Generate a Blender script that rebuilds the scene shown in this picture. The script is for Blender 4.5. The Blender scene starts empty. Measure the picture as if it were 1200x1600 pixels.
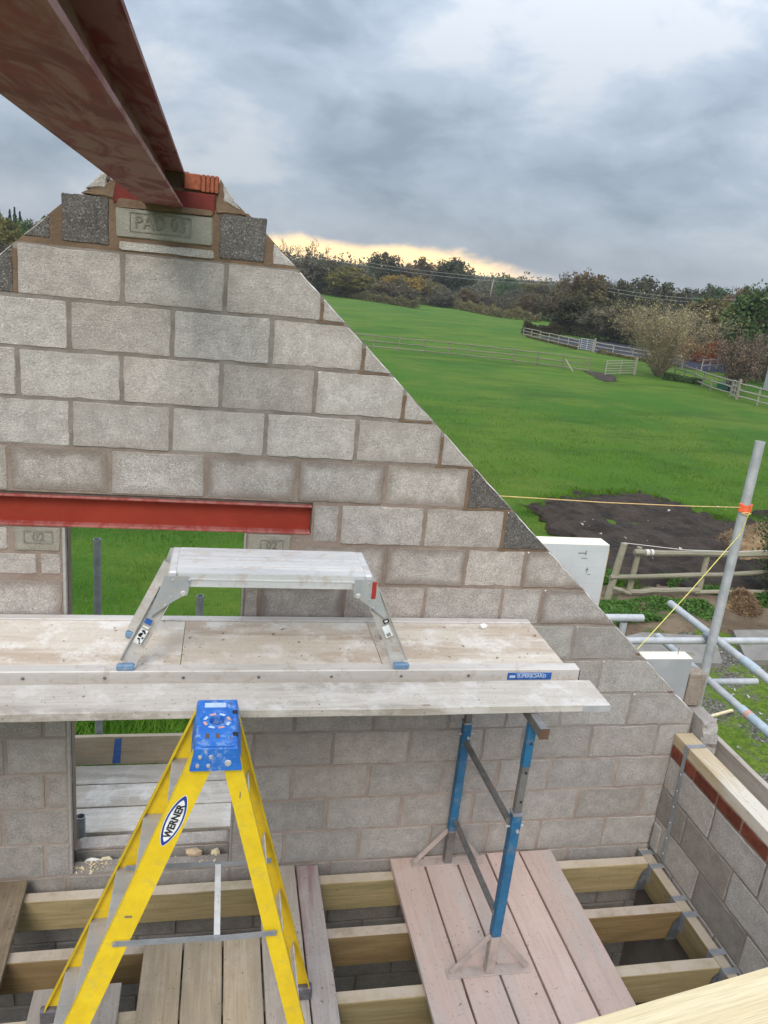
import bpy, bmesh, math, random
import numpy as np
from mathutils import Vector, Matrix

S = bpy.context.scene
COL = S.collection
R = math.radians

# ------------------------------------------------------------------ camera
cam = bpy.data.cameras.new('camera')
cam_o = bpy.data.objects.new('camera', cam); COL.objects.link(cam_o)
cam.sensor_fit = 'HORIZONTAL'; cam.sensor_width = 36.0; cam.lens = 36.331
cam.clip_start = 0.02; cam.clip_end = 9000
CAM_M = [[0.97736, -0.037395, -0.208253], [-0.187241, 0.305495, -0.933603], [0.098532, 0.951459, 0.291577]]
m4 = Matrix([r + [0] for r in CAM_M] + [[0, 0, 0, 1]])
m4.translation = Vector((0.5033, -3.7745, 6.0))
cam_o.matrix_world = m4
S.camera = cam_o

# ------------------------------------------------------------------ sky and light
SUN_EL, SUN_AZ = R(42), R(200)      # high soft light from behind the clouds over the camera's shoulder (azimuth clockwise from +y)
wd = bpy.data.worlds.new('World'); S.world = wd; wd.use_nodes = True
def build_world():
    nt = wd.node_tree; nt.nodes.clear(); L = nt.links.new
    def n(t, **k):
        x = nt.nodes.new(t)
        for a, b in k.items(): setattr(x, a, b)
        return x
    def mth(op, a, b=None, clamp=False):
        x = n('ShaderNodeMath', operation=op, use_clamp=clamp)
        for i, v in enumerate((a, b)):
            if v is None: continue
            if isinstance(v, (int, float)): x.inputs[i].default_value = v
            else: L(v, x.inputs[i])
        return x.outputs[0]
    def mix(f, a, b, bt='MIX'):
        x = n('ShaderNodeMix', data_type='RGBA', blend_type=bt)
        for s, v in ((x.inputs[0], f), (x.inputs[6], a), (x.inputs[7], b)):
            if isinstance(v, (int, float)): s.default_value = v
            elif isinstance(v, tuple): s.default_value = v + (1,)
            else: L(v, s)
        return x.outputs[2]
    def mr(v, a, b, c=0.0, d=1.0):
        x = n('ShaderNodeMapRange', interpolation_type='SMOOTHSTEP')
        L(v, x.inputs[0])
        for i, q in enumerate((a, b, c, d)): x.inputs[i + 1].default_value = q
        return x.outputs[0]
    out = n('ShaderNodeOutputWorld'); bg = n('ShaderNodeBackground'); bg.inputs[1].default_value = 0.1
    sky = n('ShaderNodeTexSky', sky_type='NISHITA', sun_disc=False)
    sky.sun_elevation = SUN_EL; sky.sun_rotation = SUN_AZ; sky.altitude = 50; sky.dust_density = 2.0
    tc = n('ShaderNodeTexCoord'); sp = n('ShaderNodeSeparateXYZ'); L(tc.outputs['Generated'], sp.inputs[0])
    x, y, z = sp.outputs
    zc = mth('MAXIMUM', z, 0.0)
    den = mth('ADD', zc, 0.30)
    cb = n('ShaderNodeCombineXYZ'); L(mth('DIVIDE', x, den), cb.inputs[0]); L(mth('DIVIDE', y, den), cb.inputs[1])
    def noise(sc, det, ro, off, dist=0.0, zs=1.9):
        mp = n('ShaderNodeMapping'); L(tc.outputs['Generated'], mp.inputs[0]); mp.inputs[1].default_value = off
        mp.inputs[2].default_value = (0.12, -0.10, 0.35); mp.inputs[3].default_value = (1.0, 1.0, zs)
        t = n('ShaderNodeTexNoise'); L(mp.outputs[0], t.inputs['Vector'])
        t.inputs['Scale'].default_value = sc; t.inputs['Detail'].default_value = det
        t.inputs['Roughness'].default_value = ro; t.inputs['Distortion'].default_value = dist
        return t.outputs['Fac']
    big = noise(2.6, 4, 0.5, (3.1, 1.7, 0), 0.35)
    mid = noise(8.0, 9, 0.60, (7.3, -2.2, 4), 0.3, 2.2)
    f = mth('ADD', mth('MULTIPLY', big, 0.64), mth('MULTIPLY', mid, 0.36))
    cl = mr(f, 0.41, 0.585)
    col = mix(cl, (2.15, 2.62, 3.25), (3.6, 4.18, 4.95))
    gap = mr(f, 0.55, 0.64)                                   # thin bright breaks
    col = mix(mth('MULTIPLY', gap, 0.7), col, (5.5, 5.75, 6.05))
    col = mix(0.13, col, sky.outputs[0])
    # overcast sky: brighter towards the zenith
    col = mix(1.0, col, mix(mr(z, 0.05, 1.0), (1.0, 1.0, 1.0), (4.2, 4.05, 3.9)), 'MULTIPLY')
    # low warm break under the cloud deck above the horizon
    va = n('ShaderNodeVectorMath', operation='DOT_PRODUCT'); L(tc.outputs['Generated'], va.inputs[0])
    va.inputs[1].default_value = (0.165, 0.986, 0.0)
    azf = mr(va.outputs['Value'], 0.955, 0.999)
    edge = mth('ADD', mth('MULTIPLY', azf, 0.027), mth('MULTIPLY', mth('SUBTRACT', mid, 0.5), 0.040))
    band = mth('MULTIPLY', mr(mth('SUBTRACT', mth('ADD', edge, 0.012), z), 0.0, 0.022), mr(va.outputs['Value'], 0.93, 0.99))
    warm = mix(azf, (8.0, 7.4, 6.8), (19.0, 12.5, 5.0))
    col = mix(mth('MULTIPLY', band, 0.9), col, warm)
    haze = mr(z, 0.10, 0.0, 0.0, 0.3)
    col = mix(haze, col, (4.9, 5.0, 5.1))
    col = mix(mth('MULTIPLY', band, 0.75), col, warm)
    L(col, bg.inputs[0]); L(bg.outputs[0], out.inputs[0])
build_world()
sun = bpy.data.lights.new('sun', 'SUN'); sun.energy = 1.5; sun.angle = R(26); sun.color = (1.0, 0.955, 0.915)
sun_o = bpy.data.objects.new('sun', sun); COL.objects.link(sun_o)
sd = Vector((math.sin(SUN_AZ) * math.cos(SUN_EL), math.cos(SUN_AZ) * math.cos(SUN_EL), math.sin(SUN_EL)))
sun_o.rotation_euler = sd.to_track_quat('Z', 'Y').to_euler()
vs = S.view_settings; vs.view_transform = 'Standard'; vs.look = 'None'; vs.gamma = 1; vs.use_curve_mapping = False
vs.exposure = 0.3

# ------------------------------------------------------------------ material helpers
class NT:
    def __init__(s, name):
        s.m = bpy.data.materials.new(name); s.m.use_nodes = True
        s.nt = s.m.node_tree; s.b = s.nt.nodes['Principled BSDF']; s.out = s.nt.nodes['Material Output']
        s._tc = None
    def n(s, t, **k):
        x = s.nt.nodes.new(t)
        for a, b in k.items(): setattr(x, a, b)
        return x
    def set(s, sock, v):
        if isinstance(v, (int, float)): sock.default_value = v
        elif isinstance(v, (tuple, list)):
            sock.default_value = tuple(v) + (1,) if (len(v) == 3 and sock.type == 'RGBA') else tuple(v)
        else: s.nt.links.new(v, sock)
    def tc(s, k='Object'):
        if s._tc is None: s._tc = s.n('ShaderNodeTexCoord')
        return s._tc.outputs[k]
    def rnd(s): return s.n('ShaderNodeObjectInfo').outputs['Random']
    def vec(s, k='Object', scale=(1, 1, 1), rand=True):
        """texture space of the object, shifted by a random amount per object"""
        v = s.tc(k)
        mp = s.n('ShaderNodeMapping'); s.set(mp.inputs[0], v); mp.inputs[3].default_value = scale
        if rand:
            r = s.n('ShaderNodeVectorMath', operation='SCALE'); r.inputs[0].default_value = (37.1, 23.3, 51.7)
            s.set(r.inputs['Scale'], s.rnd()); s.set(mp.inputs[1], r.outputs[0])
        return mp.outputs[0]
    def noise(s, v, sc, det=4, ro=0.55, dist=0.0):
        t = s.n('ShaderNodeTexNoise'); s.set(t.inputs['Vector'], v)
        t.inputs['Scale'].default_value = sc; t.inputs['Detail'].default_value = det
        t.inputs['Roughness'].default_value = ro; t.inputs['Distortion'].default_value = dist
        return t.outputs['Fac']
    def voro(s, v, sc, out='Distance', feat='F1', rnd=1.0):
        t = s.n('ShaderNodeTexVoronoi', feature=feat); s.set(t.inputs['Vector'], v)
        t.inputs['Scale'].default_value = sc; t.inputs['Randomness'].default_value = rnd
        return t.outputs[out]
    def ramp(s, f, a, b, lo=0.0, hi=1.0):
        x = s.n('ShaderNodeMapRange', interpolation_type='SMOOTHSTEP'); s.set(x.inputs[0], f)
        for i, q in enumerate((a, b, lo, hi)): x.inputs[i + 1].default_value = q
        return x.outputs[0]
    def mix(s, f, a, b, bt='MIX'):
        x = s.n('ShaderNodeMix', data_type='RGBA', blend_type=bt)
        s.set(x.inputs[0], f); s.set(x.inputs[6], a); s.set(x.inputs[7], b); return x.outputs[2]
    def math(s, op, a, b=None, clamp=False):
        x = s.n('ShaderNodeMath', operation=op, use_clamp=clamp); s.set(x.inputs[0], a)
        if b is not None: s.set(x.inputs[1], b)
        return x.outputs[0]
    def val(s, c, v):
        """multiply a colour by a value socket"""
        g = s.n('ShaderNodeCombineColor')
        for i in range(3): s.set(g.inputs[i], v)
        return s.mix(1.0, c, g.outputs[0], 'MULTIPLY')
    def bump(s, h, st, dist=0.002, prev=None):
        b = s.n('ShaderNodeBump'); b.inputs['Strength'].default_value = st; b.inputs['Distance'].default_value = dist
        s.set(b.inputs['Height'], h)
        if prev is not None: s.set(b.inputs['Normal'], prev)
        return b.outputs[0]
    def done(s, col, rough=0.85, normal=None, metal=0.0, spec=None):
        s.set(s.b.inputs['Base Color'], col); s.set(s.b.inputs['Roughness'], rough); s.set(s.b.inputs['Metallic'], metal)
        if normal is not None: s.set(s.b.inputs['Normal'], normal)
        if spec is not None: s.set(s.b.inputs['Specular IOR Level'], spec)
        return s.m

M = {}
def block_mat(name, base, dark, lite, spk=1.0, edge=0.35, edgecol=(0.22, 0.185, 0.155)):
    t = NT(name); v = t.vec()
    r = t.rnd()
    mott = t.noise(v, 14, 5, 0.6)
    fine = t.noise(v, 85, 5, 0.75); pits = t.noise(v, 190, 2, 0.6); smooth_ = t.ramp(t.math('FRACT', t.math('MULTIPLY', r, 3.77)), 0.2, 0.9, 0.45, 1.0)
    ag = t.voro(v, 300)                                     # aggregate grains
    agc = t.n('ShaderNodeTexVoronoi'); t.set(agc.inputs['Vector'], v); agc.inputs['Scale'].default_value = 200
    gs = t.n('ShaderNodeSeparateColor'); t.set(gs.inputs[0], agc.outputs['Color'])
    c = t.mix(t.ramp(mott, 0.3, 0.72), t.mix(0.5, base, dark), base)
    c = t.mix(t.ramp(gs.outputs[0], 0.70, 1.0, 0, 0.8 * spk), c, lite)
    c = t.mix(t.ramp(gs.outputs[1], 0.78, 1.0, 0, 0.9 * spk), c, dark)
    c = t.mix(t.math('MULTIPLY', t.ramp(fine, 0.55, 0.68, 0, 0.75 * spk), smooth_), c, dark)
    c = t.mix(t.math('MULTIPLY', t.ramp(pits, 0.62, 0.70, 0, 0.9 * spk), smooth_), c, tuple(x*0.5 for x in dark))
    c = t.mix(t.ramp(pits, 0.38, 0.26, 0, 0.5 * spk), c, lite)
    # damp drawn into the block around its joints, patchy
    if edge > 0:
        g = t.n('ShaderNodeSeparateXYZ'); t.set(g.inputs[0], t.tc('Generated'))
        def ed(o): return t.math('MULTIPLY', t.math('MINIMUM', o, t.math('SUBTRACT', 1.0, o)), 1.0)
        ex = t.math('MULTIPLY', ed(g.outputs[0]), 2.1); ez = ed(g.outputs[2])
        dmin = t.math('ADD', t.math('MINIMUM', ex, ez), t.math('MULTIPLY', t.math('SUBTRACT', t.noise(v, 9, 3), 0.5), 0.35))
        em = t.ramp(dmin, 0.0, 0.3, edge, 0.0)
        em = t.math('MULTIPLY', em, t.ramp(t.math('FRACT', t.math('MULTIPLY', r, 7.13)), 0.1, 0.8, 0.15, 1.0))
        c = t.mix(em, c, edgecol)
    # per block tone
    tone = t.ramp(t.math('FRACT', t.math('MULTIPLY', r, 13.7)), 0.0, 1.0, 0.90, 1.06)
    c = t.val(c, tone)
    warm = t.math('FRACT', t.math('MULTIPLY', r, 5.31))
    c = t.mix(t.math('MULTIPLY', warm, 0.35), c, t.mix(1.0, c, (1.05, 0.94, 0.86), 'MULTIPLY'))
    h = t.math('ADD', t.math('MULTIPLY', ag, 0.7), t.math('MULTIPLY', fine, 0.8))
    nb = t.bump(t.math('SUBTRACT', h, pits), 1.0, 0.006)
    nb = t.bump(t.noise(v, 30, 3), 0.35, 0.006, nb)
    M[name] = t.done(c, 0.93, nb, spec=0.25)
block_mat('block_pale', (0.68, 0.625, 0.57), (0.32, 0.282, 0.25), (0.90, 0.86, 0.81), 0.65, 0.35, (0.38, 0.32, 0.27))
block_mat('block_drying', (0.66, 0.60, 0.545), (0.28, 0.242, 0.21), (0.88, 0.84, 0.79), 0.75, 0.85, (0.30, 0.245, 0.20))
block_mat('block_grey', (0.57, 0.535, 0.49), (0.29, 0.266, 0.238), (0.74, 0.70, 0.65), 0.75, 0.4, (0.38, 0.335, 0.29))
block_mat('block_dark', (0.20, 0.185, 0.17), (0.07, 0.062, 0.055), (0.42, 0.40, 0.37), 1.0, 0.2, (0.12, 0.09, 0.07))
block_mat('block_damp', (0.40, 0.365, 0.32), (0.22, 0.195, 0.17), (0.52, 0.48, 0.43), 0.6, 0.3)
block_mat('block_tan', (0.42, 0.35, 0.28), (0.22, 0.18, 0.14), (0.55, 0.48, 0.41), 0.7, 0.0)
block_mat('padstone', (0.47, 0.44, 0.37), (0.28, 0.27, 0.23), (0.55, 0.53, 0.48), 0.35, 0.35, (0.30, 0.27, 0.20))

def mortar_mat(name, a, b, dirt=(0.5, 0.45, 0.4)):
    t = NT(name); v = t.vec(rand=False)
    n1 = t.noise(v, 7, 4); n2 = t.noise(v, 60, 5, 0.65); n3 = t.noise(v, 260, 3, 0.6)
    c = t.mix(t.ramp(n1, 0.35, 0.65), a, b)
    c = t.mix(t.ramp(n2, 0.55, 0.75, 0, 0.35), c, dirt)
    c = t.mix(t.ramp(n3, 0.52, 0.7, 0, 0.35), c, tuple(x * 0.55 for x in a))
    nb = t.bump(n3, 0.5, 0.003); nb = t.bump(n2, 0.8, 0.008, nb)
    M[name] = t.done(c, 0.92, nb, spec=0.25)
mortar_mat('mortar_grey', (0.215, 0.182, 0.152), (0.30, 0.262, 0.225), (0.45, 0.41, 0.37))
mortar_mat('mortar_pink', (0.255, 0.190, 0.150), (0.315, 0.245, 0.20))
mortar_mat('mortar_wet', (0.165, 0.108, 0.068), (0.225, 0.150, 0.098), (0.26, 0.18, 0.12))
mortar_mat('mortar_old', (0.265, 0.23, 0.20), (0.33, 0.29, 0.255))
mortar_mat('mortar_pale', (0.33, 0.265, 0.222), (0.40, 0.33, 0.28))

def brick_mat():
    t = NT('brick_red'); v = t.vec()
    n1 = t.noise(v, 25, 5, 0.6); n2 = t.noise(v, 160, 3)
    c = t.mix(t.ramp(n1, 0.3, 0.7), (0.115, 0.030, 0.018), (0.20, 0.055, 0.03))
    c = t.mix(t.ramp(n2, 0.6, 0.75, 0, 0.5), c, (0.09, 0.03, 0.02))
    c = t.val(c, t.ramp(t.rnd(), 0, 1, 0.8, 1.15))
    M['brick'] = t.done(c, 0.9, t.bump(n2, 0.5, 0.003), spec=0.25)
brick_mat()

def steel_red(name, a, b, dustc, dust, rough=0.5):
    t = NT(name); v = t.vec(rand=False)
    n1 = t.noise(v, 3.5, 5, 0.6, 0.6); n2 = t.noise(v, 40, 4); n3 = t.noise(t.vec(scale=(1, 0.22, 1), rand=False), 13, 6, 0.65, 1.2)
    c = t.mix(t.ramp(n1, 0.35, 0.7), a, b)
    d = t.math('MULTIPLY', t.ramp(n3, 0.40, 0.56), dust)
    c = t.mix(d, c, dustc)
    c = t.mix(t.ramp(t.voro(v, 34), 0.05, 0.02, 0, 0.5), c, (0.5, 0.42, 0.38))
    M[name] = t.done(c, rough, t.bump(n2, 0.15, 0.002))
steel_red('steel_red', (0.28, 0.026, 0.009), (0.33, 0.034, 0.012), (0.38, 0.08, 0.05), 0.08, 0.8)
steel_red('steel_oxide', (0.14, 0.020, 0.015), (0.20, 0.029, 0.022), (0.27, 0.14, 0.12), 0.8, 0.75)
steel_red('steel_flange', (0.28, 0.045, 0.03), (0.34, 0.075, 0.055), (0.42, 0.20, 0.17), 0.5, 0.7)

def wood_mat(name, a, b, knot, stain=None, stain_amt=0.0, grain=1.0, grey=0.0, rough=0.8, splash=None, splash_amt=0.0, knots=1.0, top=None):
    t = NT(name)
    v = t.vec(scale=(1, 1, 1))
    vs_ = t.vec(scale=(0.055, 1, 1)); vm = t.vec(scale=(0.16, 1, 1))
    ring = t.noise(vs_, 26, 5, 0.6, 1.2)
    fib = t.noise(t.vec(scale=(0.03, 1, 1)), 170, 3, 0.6)
    c = t.mix(t.ramp(ring, 0.32, 0.68), a, b)
    c = t.mix(t.ramp(fib, 0.45, 0.75, 0, 0.45 * grain), c, tuple(x * 0.55 for x in a))
    kd = t.voro(t.vec(scale=(0.9, 2.2, 1.2)), 2.6)
    kz = t.math('ADD', kd, t.math('MULTIPLY', t.math('SUBTRACT', t.noise(v, 22, 3), 0.5), 0.05))
    c = t.mix(t.ramp(kz, 0.075, 0.03, 0, 0.8 * knots), c, knot)
    if stain is not None:
        c = t.mix(t.ramp(t.noise(vm, 5.0, 5, 0.62, 0.5), 0.46, 0.62, 0, stain_amt), c, stain)
        c = t.mix(t.ramp(t.noise(v, 60, 4, 0.65), 0.60, 0.72, 0, stain_amt * 0.9), c, tuple(x * 0.35 for x in a))
    if splash is not None:
        c = t.mix(t.ramp(t.noise(v, 6.5, 7, 0.72), 0.46, 0.68, 0, splash_amt * 0.9), c, splash)
        c = t.mix(t.ramp(t.noise(v, 46, 4, 0.7), 0.63, 0.72, 0, splash_amt * 0.7), c, splash)
        c = t.mix(t.ramp(t.voro(v, 24), 0.10, 0.06, 0, splash_amt), c, tuple(x * 0.22 for x in splash))
    if top is not None:                                   # site dust lying on the upper face
        gz = t.n('ShaderNodeSeparateXYZ'); t.set(gz.inputs[0], t.n('ShaderNodeNewGeometry').outputs['True Normal'])
        c = t.mix(t.math('MULTIPLY', t.ramp(gz.outputs[2], 0.8, 0.95), t.ramp(t.noise(v, 9, 5, 0.65), 0.25, 0.6, 0.4, 0.95)), c, top)
    c = t.val(c, t.ramp(t.rnd(), 0, 1, 0.88, 1.1))
    nb = t.bump(fib, 0.25 * grain, 0.002); nb = t.bump(ring, 0.12, 0.003, nb)
    M[name] = t.done(c, rough, nb, spec=0.3)
wood_mat('joist_timber', (0.30, 0.225, 0.105), (0.38, 0.30, 0.155), (0.10, 0.05, 0.02), (0.21, 0.175, 0.08), 0.6, top=(0.50, 0.42, 0.33))
wood_mat('joist_brown', (0.23, 0.145, 0.06), (0.30, 0.205, 0.095), (0.08, 0.04, 0.02), (0.16, 0.11, 0.05), 0.6, top=(0.50, 0.42, 0.34))
wood_mat('new_timber', (0.64, 0.52, 0.31), (0.72, 0.61, 0.39), (0.30, 0.16, 0.07), None, 0)
wood_mat('plate_timber', (0.50, 0.385, 0.23), (0.58, 0.47, 0.31), (0.25, 0.14, 0.06), (0.68, 0.63, 0.55), 0.8)
wood_mat('board_grey', (0.50, 0.445, 0.38), (0.58, 0.525, 0.455), (0.24, 0.18, 0.13), (0.36, 0.31, 0.255), 0.8, 0.8, splash=(0.67, 0.63, 0.58), splash_amt=0.85)
wood_mat('board_tan', (0.36, 0.28, 0.185), (0.44, 0.355, 0.25), (0.16, 0.11, 0.07), (0.28, 0.24, 0.18), 0.6, 1.0, splash=(0.47, 0.41, 0.34), splash_amt=0.35)
wood_mat('board_dirty', (0.37, 0.315, 0.26), (0.44, 0.385, 0.325), (0.18, 0.13, 0.1), (0.30, 0.25, 0.21), 0.6, 1.0, splash=(0.50, 0.45, 0.40), splash_amt=0.5)
wood_mat('board_purple', (0.37, 0.315, 0.285), (0.43, 0.375, 0.345), (0.18, 0.13, 0.1), (0.27, 0.145, 0.14), 0.75, 0.8, splash=(0.5, 0.46, 0.42), splash_amt=0.4)
wood_mat('board_brown', (0.20, 0.15, 0.095), (0.27, 0.21, 0.14), (0.09, 0.06, 0.03), (0.36, 0.30, 0.22), 0.5, 1.0, splash=(0.12, 0.085, 0.055), splash_amt=0.5)
wood_mat('board_pink', (0.50, 0.37, 0.315), (0.56, 0.415, 0.35), (0.42, 0.30, 0.25), (0.46, 0.40, 0.355), 0.7, 0.25, splash=(0.57, 0.50, 0.45), splash_amt=0.3, knots=0.25)
wood_mat('ply_deck', (0.55, 0.475, 0.385), (0.60, 0.53, 0.44), (0.42, 0.33, 0.25), (0.40, 0.305, 0.22), 0.75, 0.35, splash=(0.74, 0.71, 0.66), splash_amt=0.8, knots=0.1)
wood_mat('rail_wood', (0.27, 0.235, 0.165), (0.36, 0.32, 0.235), (0.15, 0.11, 0.07), (0.24, 0.24, 0.15), 0.5)
wood_mat('fence_wood', (0.19, 0.168, 0.12), (0.27, 0.24, 0.175), (0.13, 0.1, 0.07), (0.18, 0.18, 0.12), 0.4)
wood_mat('pale_fence', (0.28, 0.25, 0.205), (0.37, 0.335, 0.285), (0.3, 0.25, 0.2), (0.42, 0.38, 0.32), 0.4)
wood_mat('bark', (0.10, 0.075, 0.05), (0.15, 0.12, 0.085), (0.06, 0.045, 0.03), None, 0)

def metal_mat(name, a, b, rough, metal, dirt=(0.4, 0.36, 0.31), dirt_amt=0.3, scale=(1, 1, 1), spl=0.0, bumpst=0.1):
    t = NT(name); v = t.vec(); vl = t.vec(scale=scale)
    n1 = t.noise(vl, 12, 5, 0.65); n2 = t.noise(v, 70, 4, 0.6)
    c = t.mix(t.ramp(n1, 0.3, 0.7), a, b)
    dm = t.ramp(t.noise(v, 16, 6, 0.7, 0.5), 0.5, 0.66, 0, dirt_amt)
    c = t.mix(dm, c, dirt)
    if spl: c = t.mix(t.ramp(t.voro(v, 40), 0.16, 0.08, 0, spl), c, (0.62, 0.58, 0.52))
    mt = t.math('MULTIPLY', t.math('SUBTRACT', 1.0, dm), metal)
    M[name] = t.done(c, t.ramp(n2, 0.3, 0.7, rough - 0.06, rough + 0.12), t.bump(n2, bumpst, 0.001), mt)
metal_mat('galv', (0.40, 0.405, 0.41), (0.54, 0.54, 0.54), 0.55, 0.25, (0.36, 0.35, 0.33), 0.35)
metal_mat('galv_dull', (0.27, 0.29, 0.31), (0.38, 0.39, 0.41), 0.55, 0.5, (0.25, 0.23, 0.21), 0.4)
metal_mat('alloy', (0.58, 0.57, 0.56), (0.74, 0.725, 0.70), 0.5, 0.2, (0.50, 0.43, 0.37), 0.75, (0.1, 1, 1), 0.35)
metal_mat('alloy_dirty', (0.50, 0.475, 0.44), (0.62, 0.59, 0.55), 0.5, 0.15, (0.42, 0.33, 0.26), 0.75, (0.1, 1, 1), 0.3)
metal_mat('tube_blue', (0.38, 0.46, 0.51), (0.50, 0.57, 0.61), 0.55, 0.25, (0.40, 0.42, 0.43), 0.4)
metal_mat('rail_alloy', (0.50, 0.46, 0.41), (0.60, 0.56, 0.51), 0.6, 0.1, (0.40, 0.33, 0.26), 0.6, (0.1, 1, 1), 0.3)
metal_mat('tread_alloy', (0.36, 0.345, 0.32), (0.46, 0.44, 0.41), 0.5, 0.35, (0.44, 0.36, 0.29), 0.6, (0.1, 1, 1), 0.3)
metal_mat('trestle_blue', (0.012, 0.10, 0.21), (0.018, 0.145, 0.29), 0.45, 0.0, (0.20, 0.20, 0.20), 0.45, (1, 1, 1), 0.12)
metal_mat('trestle_bare', (0.17, 0.16, 0.155), (0.26, 0.25, 0.24), 0.45, 0.55, (0.16, 0.10, 0.07), 0.5)
metal_mat('trestle_dust', (0.40, 0.33, 0.29), (0.48, 0.385, 0.335), 0.8, 0.0, (0.25, 0.22, 0.20), 0.45)
metal_mat('rust', (0.12, 0.065, 0.045), (0.17, 0.095, 0.065), 0.8, 0.2, (0.10, 0.05, 0.03), 0.5)
metal_mat('fibreglass', (0.70, 0.475, 0.008), (0.80, 0.56, 0.011), 0.48, 0.0, (0.52, 0.40, 0.07), 0.5, (1, 1, 1), 0.05, 0.05)
metal_mat('cap_blue', (0.012, 0.11, 0.42), (0.02, 0.16, 0.52), 0.45, 0.0, (0.30, 0.40, 0.55), 0.7, (1, 1, 1), 0.3, 0.25)
metal_mat('foot_blue', (0.10, 0.20, 0.33), (0.17, 0.28, 0.40), 0.7, 0.0, (0.40, 0.38, 0.35), 0.8)
metal_mat('foot_grey', (0.08, 0.07, 0.07), (0.12, 0.11, 0.11), 0.7, 0.0, (0.26, 0.25, 0.33), 0.5)

def flat_mat(name, c, rough=0.6, var=0.12, sc=40):
    t = NT(name); v = t.vec(); n1 = t.noise(v, sc, 4)
    M[name] = t.done(t.mix(t.ramp(n1, 0.3, 0.7), tuple(x * (1 - var) for x in c), tuple(min(1, x * (1 + var)) for x in c)), rough, t.bump(n1, 0.1, 0.001))
flat_mat('print_white', (0.78, 0.78, 0.76)); flat_mat('print_black', (0.01, 0.01, 0.012)); flat_mat('print_blue', (0.015, 0.045, 0.26))
flat_mat('label_blue', (0.03, 0.11, 0.36), 0.5, 0.2); flat_mat('label_pale', (0.45, 0.55, 0.68), 0.5); flat_mat('red_plastic', (0.42, 0.03, 0.025), 0.5)
flat_mat('orange_plastic', (0.85, 0.16, 0.06), 0.5); flat_mat('debris', (0.20, 0.16, 0.12), 0.9, 0.4, 300); flat_mat('string_orange', (0.75, 0.50, 0.20), 0.8); flat_mat('string_yellow', (0.70, 0.62, 0.16), 0.8)
flat_mat('cardboard', (0.52, 0.38, 0.24), 0.85); flat_mat('black', (0.012, 0.012, 0.012), 0.8); flat_mat('wire', (0.30, 0.30, 0.30), 0.6)
flat_mat('terracotta', (0.30, 0.085, 0.04), 0.9, 0.25, 60); flat_mat('foam_cream', (0.72, 0.60, 0.36), 0.9, 0.15, 60); flat_mat('foam_white', (0.76, 0.74, 0.68), 0.9, 0.1, 60); flat_mat('plastic_sheet', (0.55, 0.55, 0.56), 0.3, 0.25, 30)
flat_mat('jamb_plastic', (0.36, 0.34, 0.31), 0.6); flat_mat('roof_tile', (0.22, 0.10, 0.07), 0.9); flat_mat('shed_grey', (0.40, 0.41, 0.42), 0.7)
flat_mat('rope', (0.62, 0.58, 0.52), 0.9); flat_mat('trough_green', (0.03, 0.15, 0.10), 0.6); flat_mat('pink_paint', (0.62, 0.33, 0.26), 0.6); flat_mat('pale_house', (0.6, 0.6, 0.58), 0.8)

def foil_mat():
    t = NT('foil'); v = t.vec(rand=False)
    n1 = t.noise(v, 5, 4); n2 = t.noise(v, 90, 4)
    br = t.n('ShaderNodeTexBrick'); mp = t.n('ShaderNodeMapping'); t.set(mp.inputs[0], t.tc()); mp.inputs[2].default_value = (R(90), 0, 0)
    t.set(br.inputs['Vector'], mp.outputs[0]); br.inputs['Scale'].default_value = 1
    br.inputs['Mortar Size'].default_value = 0.0016; br.inputs['Brick Width'].default_value = 0.1; br.inputs['Row Height'].default_value = 0.1; br.offset = 0
    br.inputs['Color1'].default_value = br.inputs['Color2'].default_value = (0, 0, 0, 1); br.inputs['Mortar'].default_value = (1, 1, 1, 1)
    c = t.mix(t.ramp(n1, 0.3, 0.7), (0.56, 0.565, 0.57), (0.64, 0.645, 0.65))
    c = t.mix(t.math('MULTIPLY', br.outputs['Color'], 0.35), c, (0.45, 0.46, 0.48))
    M['foil'] = t.done(c, 0.5, t.bump(n2, 0.12, 0.001), 0.15)
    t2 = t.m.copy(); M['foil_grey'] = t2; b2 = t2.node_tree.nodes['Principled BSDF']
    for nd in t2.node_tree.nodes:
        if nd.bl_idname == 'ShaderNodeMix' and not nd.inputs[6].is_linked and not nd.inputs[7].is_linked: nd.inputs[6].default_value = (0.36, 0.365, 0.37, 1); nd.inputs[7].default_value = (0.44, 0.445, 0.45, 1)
foil_mat()

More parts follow.
